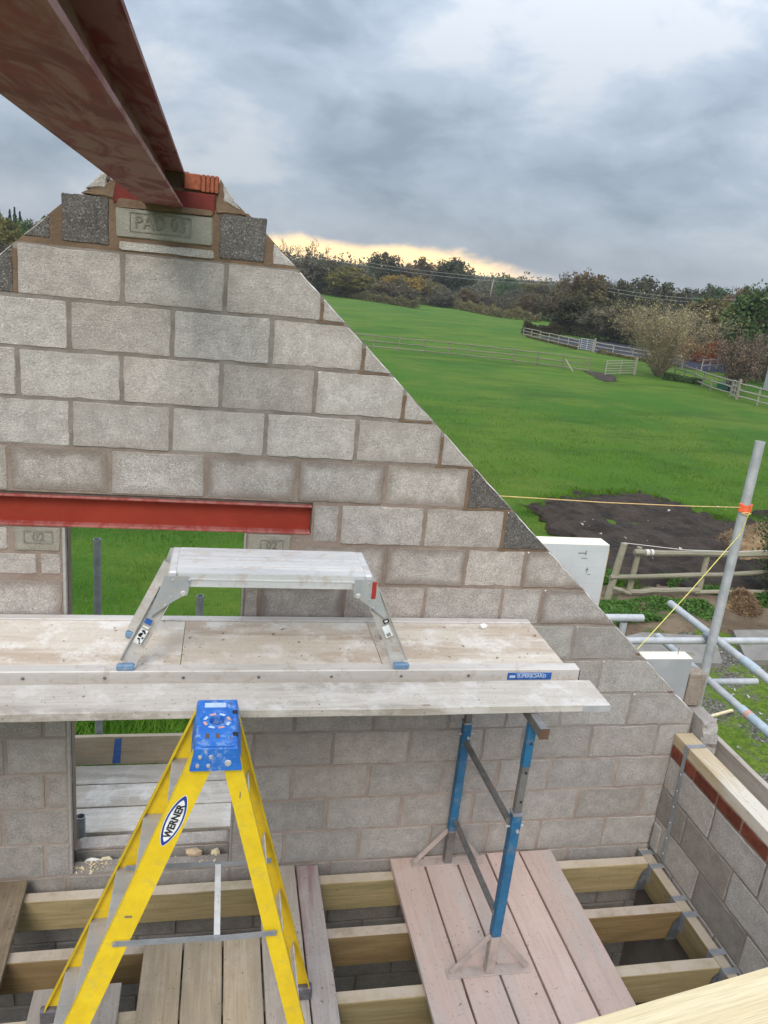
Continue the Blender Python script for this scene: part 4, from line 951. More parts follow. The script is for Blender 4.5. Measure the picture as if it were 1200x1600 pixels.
# ------------------------------------------------------------------ hop-up work platform
hp = thing('hop_up_platform', (0.75, -0.4, SZ), 'folding aluminium hop-up with splayed legs on the staging platform', 'work platform')
HT = 4.692
metal_mat('hinge_grey', (0.36, 0.37, 0.37), (0.47, 0.47, 0.46), 0.5, 0.2, (0.40, 0.33, 0.27), 0.6)
for y0, y1 in ((-0.565, -0.415), (-0.413, -0.262)):
    ob('deck_plank', MB().extrude([(-0.075, -0.006), (0.075, -0.006), (0.075, 0.003), (0.05, 0.0045), (0.02, 0.003), (-0.02, 0.0045), (-0.05, 0.003), (-0.075, 0.003)], (0.335, (y0+y1)/2, HT-0.003), (1.165, (y0+y1)/2, HT-0.003)), 'alloy', hp)
for y in (-0.569, -0.258): ob('side_rail', MB().box(0.34, 1.16, y-0.003, y+0.003, HT-0.066, HT-0.002).box(0.34, 1.16, y-0.006, y+0.003, HT-0.034, HT-0.028), 'alloy', hp)
for yg in (-0.49, -0.414, -0.338): ob('deck_seam', MB().box(0.345, 1.155, yg-0.0015, yg+0.0015, HT+0.0005, HT+0.0022), 'rail_alloy', hp)
for s_, xe in ((-1, 0.300), (1, 1.200)):
    xi = xe-s_*0.04
    ob('end_strip', MB().cbox(min(xe, xi), max(xe, xi), -0.566, -0.262, HT-0.05, HT+0.002, 0.008), 'alloy', hp)
    for k, y in enumerate((-0.572, -0.252)):
        xt = xe+s_*0.005; xb = 0.118 if s_ < 0 else 1.385
        sg = -1 if k == 0 else 1
        lg = ob('leg', MB().extrude([(-0.037, -0.011), (0.037, -0.011), (0.037, 0.011), (0.034, 0.011), (0.034, -0.008), (-0.034, -0.008), (-0.034, 0.011), (-0.037, 0.011)], (xt, y, HT-0.085), (xb-s_*0.012, y, SZ+0.03), (0, sg, 0)), 'alloy_dirty', hp)
        d = Vector((xb-xt, 0, SZ-HT+0.08)).normalized()
        ob('foot', MB().cbox(xb-0.038-s_*0.008, xb+0.038-s_*0.008, y-0.015, y+0.015, SZ, SZ+0.032, 0.006), 'foot_blue', lg)
        xp = xe-s_*0.065
        yy = y+sg*0.012
        hinge = [(xe+s_*0.012, HT-0.012), (xe-s_*0.085, HT-0.012), (xe-s_*0.09, HT-0.06), (xp-s_*0.018, HT-0.10), (xp+s_*0.006, HT-0.108), (xe-s_*0.018, HT-0.135), (xe-s_*0.10*0-s_*0.005+ (xb-xe)*0.42, HT-0.205), (xe+(xb-xe)*0.30+s_*0.02, HT-0.185), (xe+s_*0.028, HT-0.06)]
        mbh = MB(); n_ = len(hinge)
        mbh.add([(x, yy-0.002, z) for x, z in hinge]+[(x, yy+0.002, z) for x, z in hinge], [tuple(range(n_)), tuple(range(2*n_-1, n_-1, -1))]+[(i, i+n_, (i+1) % n_+n_, (i+1) % n_) for i in range(n_)])
        hg = ob('hinge_plate', mbh, 'hinge_grey', hp)
        for (x, z, rr) in ((xp, HT-0.092, 0.013), (xe-s_*0.02, HT-0.03, 0.006), (xe-s_*0.09, HT-0.03, 0.006), (xe-s_*0.015, HT-0.11, 0.006), (xe+s_*0.01, HT-0.15, 0.006)):
            ob('rivet', MB().tube((x, yy+sg*0.002, z), (x, yy+sg*0.006, z), rr, rr*0.7, 10), 'galv' if rr < 0.01 else 'alloy_dirty', hg)
    ob('leg_web', MB().bar((xe+s_*0.03, -0.41, HT-0.20), ((0.118 if s_ < 0 else 1.385)-s_*0.1, -0.41, HT-0.255), 0.29, 0.003, (0, 0, 1)), 'alloy_dirty', hp) if s_ < 0 else None
ob('safety_latch', MB().cbox(1.196, 1.216, -0.59, -0.574, HT-0.105, HT-0.02, 0.003), 'red_plastic', hp)
def decal(p, d, w, h, mat, y):
    d = Vector(d).normalized(); s_ = Vector((d.z, 0, -d.x)); c = Vector(p)
    pts = [c+d*(h/2)*a+s_*(w/2)*b for a, b in ((-1, -1), (1, -1), (1, 1), (-1, 1))]
    mb = MB(); mb.add([(q.x, y, q.z) for q in pts]+[(q.x, y+0.0008, q.z) for q in pts], [(0, 1, 2, 3), (7, 6, 5, 4), (0, 4, 5, 1), (1, 5, 6, 2), (2, 6, 7, 3), (3, 7, 4, 0)])
    return ob('sticker', mb, mat, hp)
dl = (-0.187, 0, -0.36); dr = (0.182, 0, -0.36)
decal((0.222, 0, HT-0.228), dl, 0.03, 0.026, 'label_blue', -0.5845); decal((0.211, 0, HT-0.254), dl, 0.028, 0.008, 'print_white', -0.5852)
decal((0.19, 0, HT-0.30), dl, 0.034, 0.075, 'print_white', -0.5845)
for i in range(14):
    t_ = rng.uniform(-0.032, 0.032); w_ = rng.uniform(-0.012, 0.012)
    dn = Vector(dl).normalized(); c_ = Vector((0.19, 0, HT-0.30))+dn*t_+Vector((dn.z, 0, -dn.x))*w_
    decal(c_, (rng.uniform(-1, 1), 0, rng.uniform(-1, 1)), rng.uniform(0.004, 0.009), rng.uniform(0.006, 0.013), 'print_black', -0.5853)
decal((1.278, 0, HT-0.217), dr, 0.028, 0.02, 'print_black', -0.5845); decal((1.278, 0, HT-0.217), dr, 0.014, 0.009, 'print_white', -0.5852)
decal((1.290, 0, HT-0.268), dr, 0.034, 0.062, 'print_white', -0.5845); decal((1.297, 0, HT-0.285), dr, 0.02, 0.016, 'galv_dull', -0.5852)

# ------------------------------------------------------------------ step ladder
ld = thing('step_ladder', (0.42, -1.15, BZ), 'yellow fibreglass step ladder with a blue plastic cap', 'step ladder')
LT = 4.312
cap = MB()
def cap_mesh():
    bm = bmesh.new()
    def ring(z, x0, x1, y0, y1): return [bm.verts.new(p) for p in ((x0, y0, z), (x1, y0, z), (x1, y1, z), (x0, y1, z))]
    # shell with a round hole through the top
    cx, cy, n = 0.527, -1.118, 24
    def circ(r_, z, ry=0.8): return [bm.verts.new((cx+r_*math.cos(2*math.pi*i/n), cy+r_*ry*1.25*math.sin(2*math.pi*i/n), z)) for i in range(n)]
    lo = ring(LT-0.088, 0.434, 0.620, -1.318, -0.955); mid = ring(LT-0.006, 0.450, 0.604, -1.304, -0.972); top = ring(LT, 0.458, 0.598, -1.296, -0.980)
    for a, b in ((lo, mid), (mid, top)):
        for i in range(4): bm.faces.new((a[i], a[(i+1) % 4], b[(i+1) % 4], b[i]))
    c1 = circ(0.064, LT); c2 = circ(0.058, LT-0.008); c3 = circ(0.036, LT-0.010); c4 = circ(0.030, LT-0.006); c5 = circ(0.026, LT-0.05)
    for a, b in ((c1, c2), (c2, c3), (c3, c4), (c4, c5)):
        for i in range(n): bm.faces.new((a[i], a[(i+1) % n], b[(i+1) % n], b[i]))
    # top skin between the rectangle and the circle
    q = n//4
    for k in range(4):
        # corner k sits at angle (k*90+225)
        s0 = (k*q + n*5//8) % n
        for i in range(q):
            a, b = c1[(s0+i) % n], c1[(s0+i+1) % n]
            bm.faces.new((top[k] if i < q//2 else top[(k+1) % 4], a, b)) if i != q//2 else bm.faces.new((top[k], a, top[(k+1) % 4])) and bm.faces.new((top[(k+1) % 4], a, b))
    bmesh.ops.recalc_face_normals(bm, faces=bm.faces[:])
    me = bpy.data.meshes.new('cap'); bm.to_mesh(me); bm.free(); return me
capo = ob('cap', cap_mesh(), 'cap_blue', ld)
ob('tray_slot', MB().box(0.487, 0.500, -1.245, -1.215, LT, LT+0.0008).box(0.524, 0.537, -1.245, -1.215, LT, LT+0.0008), 'rust', capo)
ob('tray_label', MB().box(0.478, 0.560, -1.035, -1.003, LT, LT+0.001), 'foot_tray', capo) if 'foot_tray' in M else ob('tray_label', MB().box(0.478, 0.560, -1.035, -1.003, LT, LT+0.001), 'label_pale', capo)
for a in range(8):
    t0 = 2*math.pi*a/8+0.1; t1 = t0+0.5; cx, cy = 0.527, -1.118
    pts = [(cx+r_*math.cos(t), cy+r_*math.sin(t), LT-0.0075) for r_, t in ((0.042, t0), (0.054, t0), (0.054, t1), (0.042, t1))]
    ob('tray_mark', MB().add(pts, [(0, 1, 2, 3)]), 'label_pale' if a % 2 else 'pink_paint', capo)
ob('rim', MB().box(0.470, 0.590, -1.300, -1.297, LT-0.004, LT+0.003), 'cap_blue', capo)
for (x, z, rr) in ((0.470, -0.035, 0.008), (0.508, -0.035, 0.008), (0.462, -0.068, 0.008), (0.50, -0.068, 0.008), (0.570, -0.060, 0.013)):
    yy = -1.303-(-z/0.088)*0.014
    ob('bolt', MB().tube((x, yy, LT+z), (x, yy-0.006, LT+z), rr, rr*0.8, 12).tube((x, yy-0.006, LT+z), (x, yy-0.007, LT+z), rr*0.45, n=8), 'galv', capo)
for y in (-1.22, -1.07): ob('tool_slot', MB().box(0.585, 0.6045, y-0.012, y+0.012, LT-0.03, LT+0.0009), 'black', capo)
ob('screw', MB().tube((0.578, -1.245, LT-0.002), (0.578, -1.245, LT+0.001), 0.006, n=8).tube((0.578, -1.01, LT-0.002), (0.578, -1.01, LT+0.001), 0.006, n=8), 'trestle_bare', capo)
CHN = lambda w, d, t, s_: [(-w/2, 0), (w/2, 0), (w/2, s_*d), (w/2-t, s_*d), (w/2-t, s_*t), (-w/2+t, s_*t), (-w/2+t, s_*d), (-w/2, s_*d)]
ft, fbm = (0.485, LT-0.045), (-0.150, BZ+0.03)         # front rail x,z top and bottom
rt, rb = (0.578, LT-0.05), (0.992, BZ+0.03)           # rear rail
YN = lambda z: -1.288-0.155*(LT-z)/(LT-BZ)            # near side flares out
YF = lambda z: -0.988+0.091*(LT-z)/(LT-BZ)
for nm, (t_, b_, w) in (('front_rail', (ft, fbm, 0.088)), ('rear_rail', (rt, rb, 0.066))):
    for k, YY in enumerate((YN, YF)):
        s_ = 1 if k == 0 else -1
        # web faces outwards, flanges turn in towards the other rail
        rl = ob(nm, MB().extrude([(a, -b) for a, b in CHN(w, 0.030, 0.004, 1)], (t_[0], YY(t_[1])+0*s_, t_[1]), (b_[0], YY(b_[1]), b_[1]), (0, -s_, 0)), 'fibreglass', ld)
        ob('foot', MB().cbox(b_[0]-w*0.55, b_[0]+w*0.55, YY(BZ)-0.004 if s_ > 0 else YY(BZ)-0.036, YY(BZ)+0.036 if s_ > 0 else YY(BZ)+0.004, BZ, BZ+0.075, 0.006), 'foot_grey', rl)
        if k == 0 and nm == 'front_rail': near_front = rl
for i in range(5):
    z = LT-0.268-0.277*i; f = (ft[1]-z)/(ft[1]-fbm[1]); x = ft[0]+(fbm[0]-ft[0])*f
    y0, y1 = YN(z)+0.005, YF(z)-0.005
    tread = MB(); 
    tread.extrude([(-0.042, -0.02), (-0.039, -0.02), (-0.039, -0.003), (0.039, -0.003), (0.039, -0.02), (0.042, -0.02), (0.042, 0.0), (-0.042, 0.0)], (x, y0, z), (x, y1, z))
    for g in range(9): tread.box(x-0.038+g*0.0092, x-0.034+g*0.0092, y0+0.002, y1-0.002, z, z+0.0016)
    tr_ = ob('tread', tread, 'tread_alloy', ld)
    ob('tread_brace', MB().bar((x-0.01, y0+0.008, z-0.07), (x, y0+0.10, z-0.012), 0.016, 0.003, (1, 0, 0)).bar((x-0.01, y1-0.008, z-0.07), (x, y1-0.10, z-0.012), 0.016, 0.003, (1, 0, 0)), 'alloy_dirty', tr_)
for i in range(4):
    z = LT-0.36-0.33*i; f = (rt[1]-z)/(rt[1]-rb[1]); x = rt[0]+(rb[0]-rt[0])*f
    ob('rear_bar', MB().bar((x, YN(z)+0.004, z), (x, YF(z)-0.004, z), 0.006, 0.045, (0.25, 0, 1), 0.001), 'alloy_dirty', ld)
for YY, s_ in ((YN, -1), (YF, 1)):
    zs = 3.512; fx = ft[0]+(fbm[0]-ft[0])*(ft[1]-zs)/(ft[1]-fbm[1]); rx = rt[0]+(rb[0]-rt[0])*(rt[1]-zs)/(rt[1]-rb[1]); y = YY(zs)+(-0.006 if s_ < 0 else -0.034)
    ob('spreader', MB().bar((fx-0.01, y, zs), (0.57, y, zs-0.006), 0.004, 0.024, (0, 0, 1)).bar((0.545, y-0.005, zs-0.006), (rx+0.012, y-0.005, zs+0.002), 0.004, 0.024, (0, 0, 1)).tube((0.558, y-0.009, zs-0.006), (0.558, y+0.004, zs-0.006), 0.011, n=10).tube((fx-0.004, y-0.007, zs), (fx-0.004, y+0.004, zs), 0.009, n=10).tube((rx+0.002, y-0.012, zs+0.002), (rx+0.002, y+0.002, zs+0.002), 0.009, n=10), 'galv_dull', ld)
ob('spreader_link', MB().bar((0.557, YN(3.51)+0.0, 3.510), (0.557, YF(3.51)-0.034, 3.510), 0.024, 0.004, (0, 0, 1)), 'alloy', ld)
# oval maker's plate on the near front rail
dv = Vector((fbm[0]-ft[0], YN(fbm[1])-YN(ft[1]), fbm[1]-ft[1])).normalized(); upv = -dv
zc = 4.012; fx = ft[0]+(fbm[0]-ft[0])*(ft[1]-zc)/(ft[1]-fbm[1]); cpt = Vector((fx, YN(zc), zc))
nrm = Vector((0, -1, 0)); nrm = (nrm-nrm.dot(upv)*upv).normalized(); xax = upv; yax = nrm.cross(xax)
mwp = Matrix((xax, yax, nrm)).transposed().to_4x4(); mwp.translation = cpt+nrm*0.0008
def oval(a, b, z, n=36, pw=1.45):
    mb = MB(); vs = [(0, 0, z)]
    for i in range(n):
        t = 2*math.pi*i/n; c, s_ = math.cos(t), math.sin(t)
        vs.append((a*math.copysign(abs(c)**(1.0), c), b*math.copysign(abs(s_)**pw, s_), z))
    mb.add(vs, [(0, 1+i, 1+(i+1) % n) for i in range(n)]); return mb
pl_ = ob('maker_plate', oval(0.108, 0.031, 0.0), 'print_blue', near_front, mw=mwp)
ob('plate_field', oval(0.090, 0.0245, 0.0009), 'print_white', pl_, mw=mwp)
ob('plate_edge', oval(0.111, 0.0332, -0.0004), 'print_white', pl_, mw=mwp)
text_mesh('WERNER', 0.0375, 0.0005, 'print_black', 'plate_lettering', mwp @ Matrix.Translation((0, -0.001, 0.0022)), pl_, 0.93, 0.0012)

# scuffs on the near rails
for (t_, b_, zz_, w_, h_) in ((ft, fbm, 3.62, 0.022, 0.007), (rt, rb, 4.10, 0.003, 0.03)):
    x_ = t_[0]+(b_[0]-t_[0])*(t_[1]-zz_)/(t_[1]-b_[1]); y_ = YN(zz_)-0.0006
    pts = [(x_+w_*math.cos(a)*(0.6+0.5*((i*37) % 7)/7), y_, zz_+h_*math.sin(a)*(0.6+0.5*((i*53) % 5)/5)) for i, a in enumerate([2*math.pi*k/9 for k in range(9)])]
    ob('scuff', MB().add(pts, [tuple(range(9))]), 'debris' if h_ < 0.05 else 'pink_paint', ld)
# ------------------------------------------------------------------ new timber across the bottom right corner
nt_ = plank('timber_beam', (3.45, -1.715, 3.495), (0.6, -2.18, 3.495), 0.2, 0.075, 'new_timber', seed=51)
tag(nt_, 'thick new pale timber lying across the bottom right corner', 'timber')
pp = plank('timber_prop', (0.75, -2.155, BZ-0.03), (0.75, -2.155, 3.4565), 0.095, 0.047, 'new_timber', seed=52, up=(0, 1, 0))
tag(pp, 'timber prop under the near end of the thick timber', 'timber')

# ------------------------------------------------------------------ scaffold outside
def stube(p0, p1, label, r=0.0255, mat='galv', name='scaffold_tube', extra=None, pipe=True):
    mb = MB().pipe(p0, p1, r, 0.004)
    o = ob(name, mb, mat, smooth=True); return tag(o, label, 'scaffold tube', 'scaffold tubes outside the wall')
def coupler(p, label, s_=0.05):
    t = thing('scaffold_coupler', p, label, 'coupler', 'scaffold couplers')
    x, y, z = p
    ob('clamp', MB().cbox(x-s_*0.7, x+s_*0.7, y-s_*0.6, y+s_*0.6, z-s_*0.75, z+s_*0.75, 0.012), 'galv_dull', t)
    ob('bolt', MB().tube((x+s_*0.7, y-s_*0.3, z), (x+s_*1.2, y-s_*0.3, z), 0.009, n=8), 'galv', t)
    return t
stube((3.862, 0.5, 0.03), (3.84, 0.5, 5.228), 'thick upright scaffold tube with an orange clip near its top', 0.031)
stube((3.915, 1.155, 3.815), (3.925, -2.6, 3.815), 'upper long scaffold tube running out past the upright', 0.0275)
stube((3.915, 1.22, 3.505), (3.935, -2.6, 3.505), 'lower long scaffold tube running towards the camera', 0.0265, 'galv')
stube((2.2, 0.628, 3.762), (6.2, 0.628, 3.768), 'horizontal scaffold tube crossing behind the upright', 0.0245)
stube((3.93, 0.60, 3.453), (4.37, 0.60, 3.453), 'short scaffold tube below the crossing behind the upright', 0.0235)
stube((2.5, 0.612, 3.942), (3.357, 0.612, 3.944), 'short scaffold tube end poking out beside the rake', 0.0255)
stube((3.215, 0.60, 0.03), (3.215, 0.60, 3.915), 'upright tube under the short scaffold tube end', 0.024)
for a, b, m_, l in (((3.921, 0.10, 3.815), (3.919, 0.245, 3.815), 'tube_blue', 'sleeve on the upper long tube'), ((3.9235, -0.16, 3.505), (3.9215, 0.16, 3.505), 'tube_blue', 'pale blue sleeve on the lower long tube')):
    tag(ob('tube_sleeve', MB().pipe(a, b, 0.031, 0.004), m_, smooth=True), l, 'tube sleeve')
tag(ob('paint_band', MB().pipe((3.9222, 0.065, 3.505), (3.9218, 0.10, 3.505), 0.0325, 0.003), 'pink_paint', smooth=True), 'pinkish painted band on the lower long tube sleeve', 'paint band')
coupler((3.905, 0.628, 3.79), 'coupler where the crossing tube meets the upper long tube')
coupler((3.905, 0.60, 3.478), 'coupler under the lower long tube beside the upright')
clip_ = thing('line_clip', (3.845, 0.5, 4.79), 'orange plastic line clip round the upright scaffold tube', 'clip')
ob('ring', MB().pipe((3.843, 0.5, 4.765), (3.843, 0.5, 4.812), 0.036, 0.004), 'orange_plastic', clip_)
for s_ in (-1, 1): ob('lug', MB().cbox(3.843+s_*0.036-0.008, 3.843+s_*0.036+0.008, 0.482, 0.505, 4.762, 4.818, 0.003), 'orange_plastic', clip_)
def string(name, pts, r, mat, label):
    mb = MB()
    for a, b in zip(pts, pts[1:]): mb.tube(a, b, r, n=6)
    return tag(ob(name, mb, mat, smooth=True), label, 'string line')
string('string_line', [(1.97, 0.02, 4.93), (2.7, 0.20, 4.868), (3.3, 0.36, 4.822), (3.815, 0.49, 4.792)], 0.0028, 'string_orange', 'orange string line stretched level from the gable rake to the upright tube')
string('string_line', [(3.86, 0.466, 4.77), (3.83, 0.462, 4.62), (3.40, 0.24, 4.30), (2.968, -0.002, 4.03)], 0.0028, 'string_yellow', 'slanting string line from the upright tube down to the rake')
string('string_wrap', [(3.81, 0.47, 4.76), (3.845, 0.463, 4.748), (3.882, 0.475, 4.757), (3.845, 0.462, 4.765), (3.81, 0.472, 4.76)], 0.003, 'string_orange', 'string wound round the upright tube below the clip')

# working platform outside the window
def pboard(y0, y1, label, seed):
    b = plank('platform_board', (-1.6, (y0+y1)/2, 2.482), (2.3, (y0+y1)/2, 2.482), y1-y0, 0.038, 'board_grey', seed=seed); return tag(b, label, 'board', 'scaffold boards outside the window')
pboard(0.478, 0.712, 'nearest scaffold board of the deck outside the window', 61); pboard(0.724, 0.952, 'middle scaffold board of the deck outside the window', 62); pboard(0.962, 1.168, 'farthest scaffold board of the deck outside the window', 63)
tb = plank('toe_board', (-1.6, 1.195, 2.612), (2.3, 1.195, 2.612), 0.225, 0.038, 'board_tan', seed=64, up=(0, -1, 0)); tag(tb, 'knotty toe board on edge behind the deck outside the window', 'board')
ob('paint_mark', MB().add([(-0.17, 1.1745, 2.51), (-0.115, 1.1745, 2.51), (-0.105, 1.1745, 2.715), (-0.15, 1.1745, 2.71)], [(0, 1, 2, 3)]), 'label_blue', tb)
ob('board_clip', MB().box(0.18, 0.32, 0.712, 0.722, 2.49, 2.503), 'rust', bpy.data.objects['platform_board.001'])
stube((-0.268, 1.25, 0.03), (-0.268, 1.25, 4.172), 'tall upright scaffold tube seen through the left of the window', 0.0255, 'galv_dull')
stube((0.40, 1.25, 0.03), (0.40, 1.25, 3.78), 'short upright tube top showing above the platform in the window', 0.0255, 'galv_dull')
stube((-0.248, 0.40, 0.03), (-0.248, 0.40, 2.69), 'short dark tube stub standing in the window by the left jamb', 0.027, 'galv_dull')
stube((-1.5, 1.1, 2.437), (2.2, 1.1, 2.437), 'tube under the far edge of the outside deck', 0.024, 'galv_dull'); stube((-1.5, 0.56, 2.437), (2.2, 0.56, 2.437), 'tube under the near edge of the outside deck', 0.024, 'galv_dull')

# rubble on the sill
def chunk(x, y, z, s, mat, label, cat, seed, sc=(1, 1, 0.6)):
    r = random.Random(seed); bm = bmesh.new(); bmesh.ops.create_icosphere(bm, subdivisions=1, radius=s)
    for v in bm.verts: k = r.uniform(0.7, 1.2); v.co = Vector((v.co.x*sc[0]*k, v.co.y*sc[1]*k, v.co.z*sc[2]*k))
    me = bpy.data.meshes.new('rubble_lump'); bm.to_mesh(me); bm.free()
    return tag(ob('rubble_lump', me, mat, mw=Matrix.Translation((x, y, z))), label, cat)
chunk(-0.145, 0.13, 2.585, 0.05, 'foam_white', 'white lump of foam at the left end of the window sill', 'rubble', 1, (1, 0.7, 0.6))
chunk(-0.06, 0.12, 2.59, 0.035, 'foam_cream', 'small cream foam lump beside the white one on the sill', 'rubble', 5)
chunk(0.56, 0.13, 2.60, 0.035, 'foam_cream', 'cream foam lump at the right jamb on the sill', 'rubble', 6)
chunk(0.428, 0.12, 2.615, 0.06, 'cardboard', 'tan torn cardboard lump on the right of the window sill', 'rubble', 2, (1, 0.6, 0.6))
rb_ = MB(); r_ = random.Random(4)
for i in range(150):
    x = min(OPEN[1]-0.02, OPEN[0]+0.02+abs(r_.gauss(0, 0.22))) if i < 110 else r_.uniform(OPEN[0], OPEN[1]); y = r_.uniform(0.005, 0.095); s_ = r_.uniform(0.004, 0.014)
    p = [Vector((r_.uniform(-1, 1), r_.uniform(-1, 1), r_.uniform(-0.6, 0.9)))*s_+Vector((x, y, 2.622)) for _ in range(4)]
    rb_.add([q[:] for q in p], [(0, 1, 2), (0, 2, 3), (0, 3, 1), (1, 3, 2)])
stuff(ob('rubble', rb_, 'foam_cream'), 'loose crumbs of mortar and foam scattered along the window sill', 'rubble')

# ------------------------------------------------------------------ fences
def rail_between(p0, p1, r, mat, parent, seed, name='rail', n=7):
    """round rail with a slight natural bow"""
    r0 = random.Random(seed); p0, p1 = Vector(p0), Vector(p1); mb = MB(); L = (p1-p0).length; k = 6
    prev = None; bow = r0.uniform(-0.012, 0.012)*L
    base = len(mb.v)
    side_ = (p1-p0).normalized().cross(Vector((0, 0, 1)))
    for i in range(k+1):
        t = i/k; c = p0.lerp(p1, t)+Vector((0, 0, bow*math.sin(math.pi*t)+r0.uniform(-1, 1)*r*0.25))+side_*r0.uniform(-1, 1)*r*0.2
        rr = r*r0.uniform(0.88, 1.1)
        for j in range(n):
            a = 2*math.pi*j/n; mb.v.append((c+side_*(rr*math.cos(a))+Vector((0, 0, rr*math.sin(a))))[:])
    for i in range(k):
        for j in range(n): mb.f.append((base+i*n+j, base+i*n+(j+1) % n, base+(i+1)*n+(j+1) % n, base+(i+1)*n+j))
    mb.f.append(tuple(base+j for j in range(n))); mb.f.append(tuple(base+k*n+j for j in range(n-1, -1, -1)))
    o = ob(name, mb, mat, parent, smooth=True); return o
def post(p, h, w, mat, parent, lean=(0, 0), round_=False):
    x, y, z = p
    if round_: mb = MB().tube((x, y, z-0.1), (x+lean[0], y+lean[1], z+h), w*1.05, w*0.92, 9)
    else: mb = MB().bar((x, y, z-0.1), (x+lean[0], y+lean[1], z+h), w, w*0.8, (0, 1, 0), w*0.08)
    return ob('post', mb, mat, parent)
nf = thing('post_and_rail_fence', (9.6, 9.9, 0), 'round log post and rail fence in front of the mud', 'fence')
post((8.42, 9.80, 0), 1.28, 0.075, 'rail_wood', nf, (0.16, 0.02), True); post((8.98, 9.96, 0), 1.16, 0.062, 'rail_wood', nf, (0.05, 0.0), True)
post((10.66, 10.02, 0), 1.05, 0.06, 'rail_wood', nf, (0.02, 0), True); post((12.6, 10.2, 0), 1.1, 0.06, 'rail_wood', nf, (0, 0), True); post((14.4, 10.4, 0), 1.1, 0.06, 'rail_wood', nf, (0, 0), True)
for a, b, z0, z1, r_, s_ in (((8.86, 9.86), (12.7, 10.10), 1.08, 1.08, 0.062, 1), ((12.5, 10.1), (14.6, 10.3), 1.06, 1.08, 0.055, 2), ((8.38, 9.76), (12.4, 10.12), 0.56, 0.62, 0.052, 3), ((12.3, 10.1), (14.5, 10.3), 0.60, 0.58, 0.05, 4), ((8.45, 9.74), (9.0, 9.9), 0.34, 0.15, 0.05, 5), ((8.95, 9.9), (10.6, 9.95), 0.18, 0.24, 0.06, 6), ((10.5, 9.93), (12.5, 10.1), 0.2, 0.16, 0.05, 7)):
    rail_between((a[0], a[1], z0), (b[0], b[1], z1), r_, 'rail_wood', nf, s_)
string('fence_wire', [(8.55, 9.8, 1.30), (10.0, 9.85, 1.17), (11.2, 9.95, 1.13), (14.4, 10.2, 1.2)], 0.008, 'rope', 'pale wire strung above the log fence')
for i in range(3):
    pass
ob('binding', MB().pipe((9.12, 9.875, 1.08), (9.20, 9.88, 1.08), 0.068, 0.004).pipe((9.24, 9.885, 1.08), (9.30, 9.888, 1.08), 0.068, 0.004), 'rope', nf)
def long_fence(name, pts, h, rails, label, mat, pr=0.045, pw=0.09, spacing=2.0, seed=0):
    f = thing(name, (pts[0][0], pts[0][1], 0), label, 'fence'); r = random.Random(seed)
    P = []
    for (a, b) in zip(pts, pts[1:]):
        L = math.dist(a, b); n = max(1, round(L/spacing))
        for i in range(n): P.append((a[0]+(b[0]-a[0])*i/n, a[1]+(b[1]-a[1])*i/n))
    P.append(pts[-1])
    for i, p in enumerate(P):
        post((p[0], p[1], 0), h*r.uniform(0.97, 1.06), pw, mat, f, (r.uniform(-0.03, 0.03), 0))
        if i:
            q = P[i-1]
            for z in rails: rail_between((q[0], q[1]-0.06, z+r.uniform(-0.02, 0.02)), (p[0], p[1]-0.06, z+r.uniform(-0.02, 0.02)), pr, mat, f, seed*991+i*7+int(z*10), n=5)
    return f
long_fence('field_fence', [(9.0, 62.6), (12.6, 60.9), (18.9, 60.4), (24.3, 59.3), (27.9, 57.2), (29.8, 56.3)], 1.15, (0.2, 0.62, 1.08), 'long weathered post and rail fence crossing the green field', 'fence_wood', 0.047, 0.095, 1.95, 3)
st_ = ob('stay', MB().bar((28.3, 55.9, 0.0), (27.8, 56.5, 0.85), 0.1, 0.06), 'pale_fence', bpy.data.objects['field_fence'])
long_fence('paddock_fence', [(39.2, 58.8), (38.4, 54.4), (37.2, 50.2), (36.7, 47.0)], 1.2, (0.25, 0.68, 1.12), 'pale three rail paddock fence by the bare shrub', 'pale_fence', 0.055, 0.1, 2.3, 5)
long_fence('paddock_fence', [(36.3, 45.6), (36.3, 43.3), (36.1, 40.0), (35.8, 36.0)], 1.2, (0.25, 0.68, 1.12), 'pale three rail paddock fence at the right edge of the field', 'pale_fence', 0.055, 0.1, 2.3, 6)
long_fence('arena_fence', [(39.2, 96.2), (39.4, 88), (40.0, 80.6)], 1.15, (0.3, 0.7, 1.1), 'grey rail fence along the dark arena left of its gate', 'pale_fence', 0.06, 0.11, 2.4, 7)
long_fence('arena_fence', [(41.0, 78.6), (43.0, 73.6), (45.6, 68.0)], 1.15, (0.3, 0.7, 1.1), 'grey rail fence along the dark arena right of its gate', 'pale_fence', 0.06, 0.11, 2.2, 8)
long_fence('far_rail_fence', [(58.5, 128), (66, 118), (70, 104)], 1.2, (0.5, 1.05), 'far pale rail fence behind the dark arena', 'rail_wood', 0.07, 0.12, 3.4, 9)
long_fence('inner_rail_fence', [(46.8, 66.5), (50.5, 69.5), (54.0, 72.5)], 1.15, (0.5, 1.05), 'pale rail fence between the bare shrub and the copper hedge', 'pale_fence', 0.055, 0.1, 2.4, 10)
def gate(name, a, b, h, label, mat, bars, r=0.028):
    g = thing(name, (a[0], a[1], 0), label, 'gate'); a3 = Vector((a[0], a[1], 0)); b3 = Vector((b[0], b[1], 0))
    for k in range(bars):
        z = 0.18+(h-0.18)*k/(bars-1); ob('bar', MB().tube(a3+Vector((0, 0, z)), b3+Vector((0, 0, z)), r, n=6), mat, g)
    for t in (0, 0.5, 1): c = a3.lerp(b3, t); ob('stile', MB().tube(c+Vector((0, 0, 0.1)), c+Vector((0, 0, h+0.04)), r*1.2, n=6), mat, g)
    ob('hanging_post', MB().bar(b3+(b3-a3).normalized()*0.15, b3+(b3-a3).normalized()*0.15+Vector((0, 0, h+0.25)), 0.16, 0.16, (0, 1, 0)), 'rail_wood', g); return g
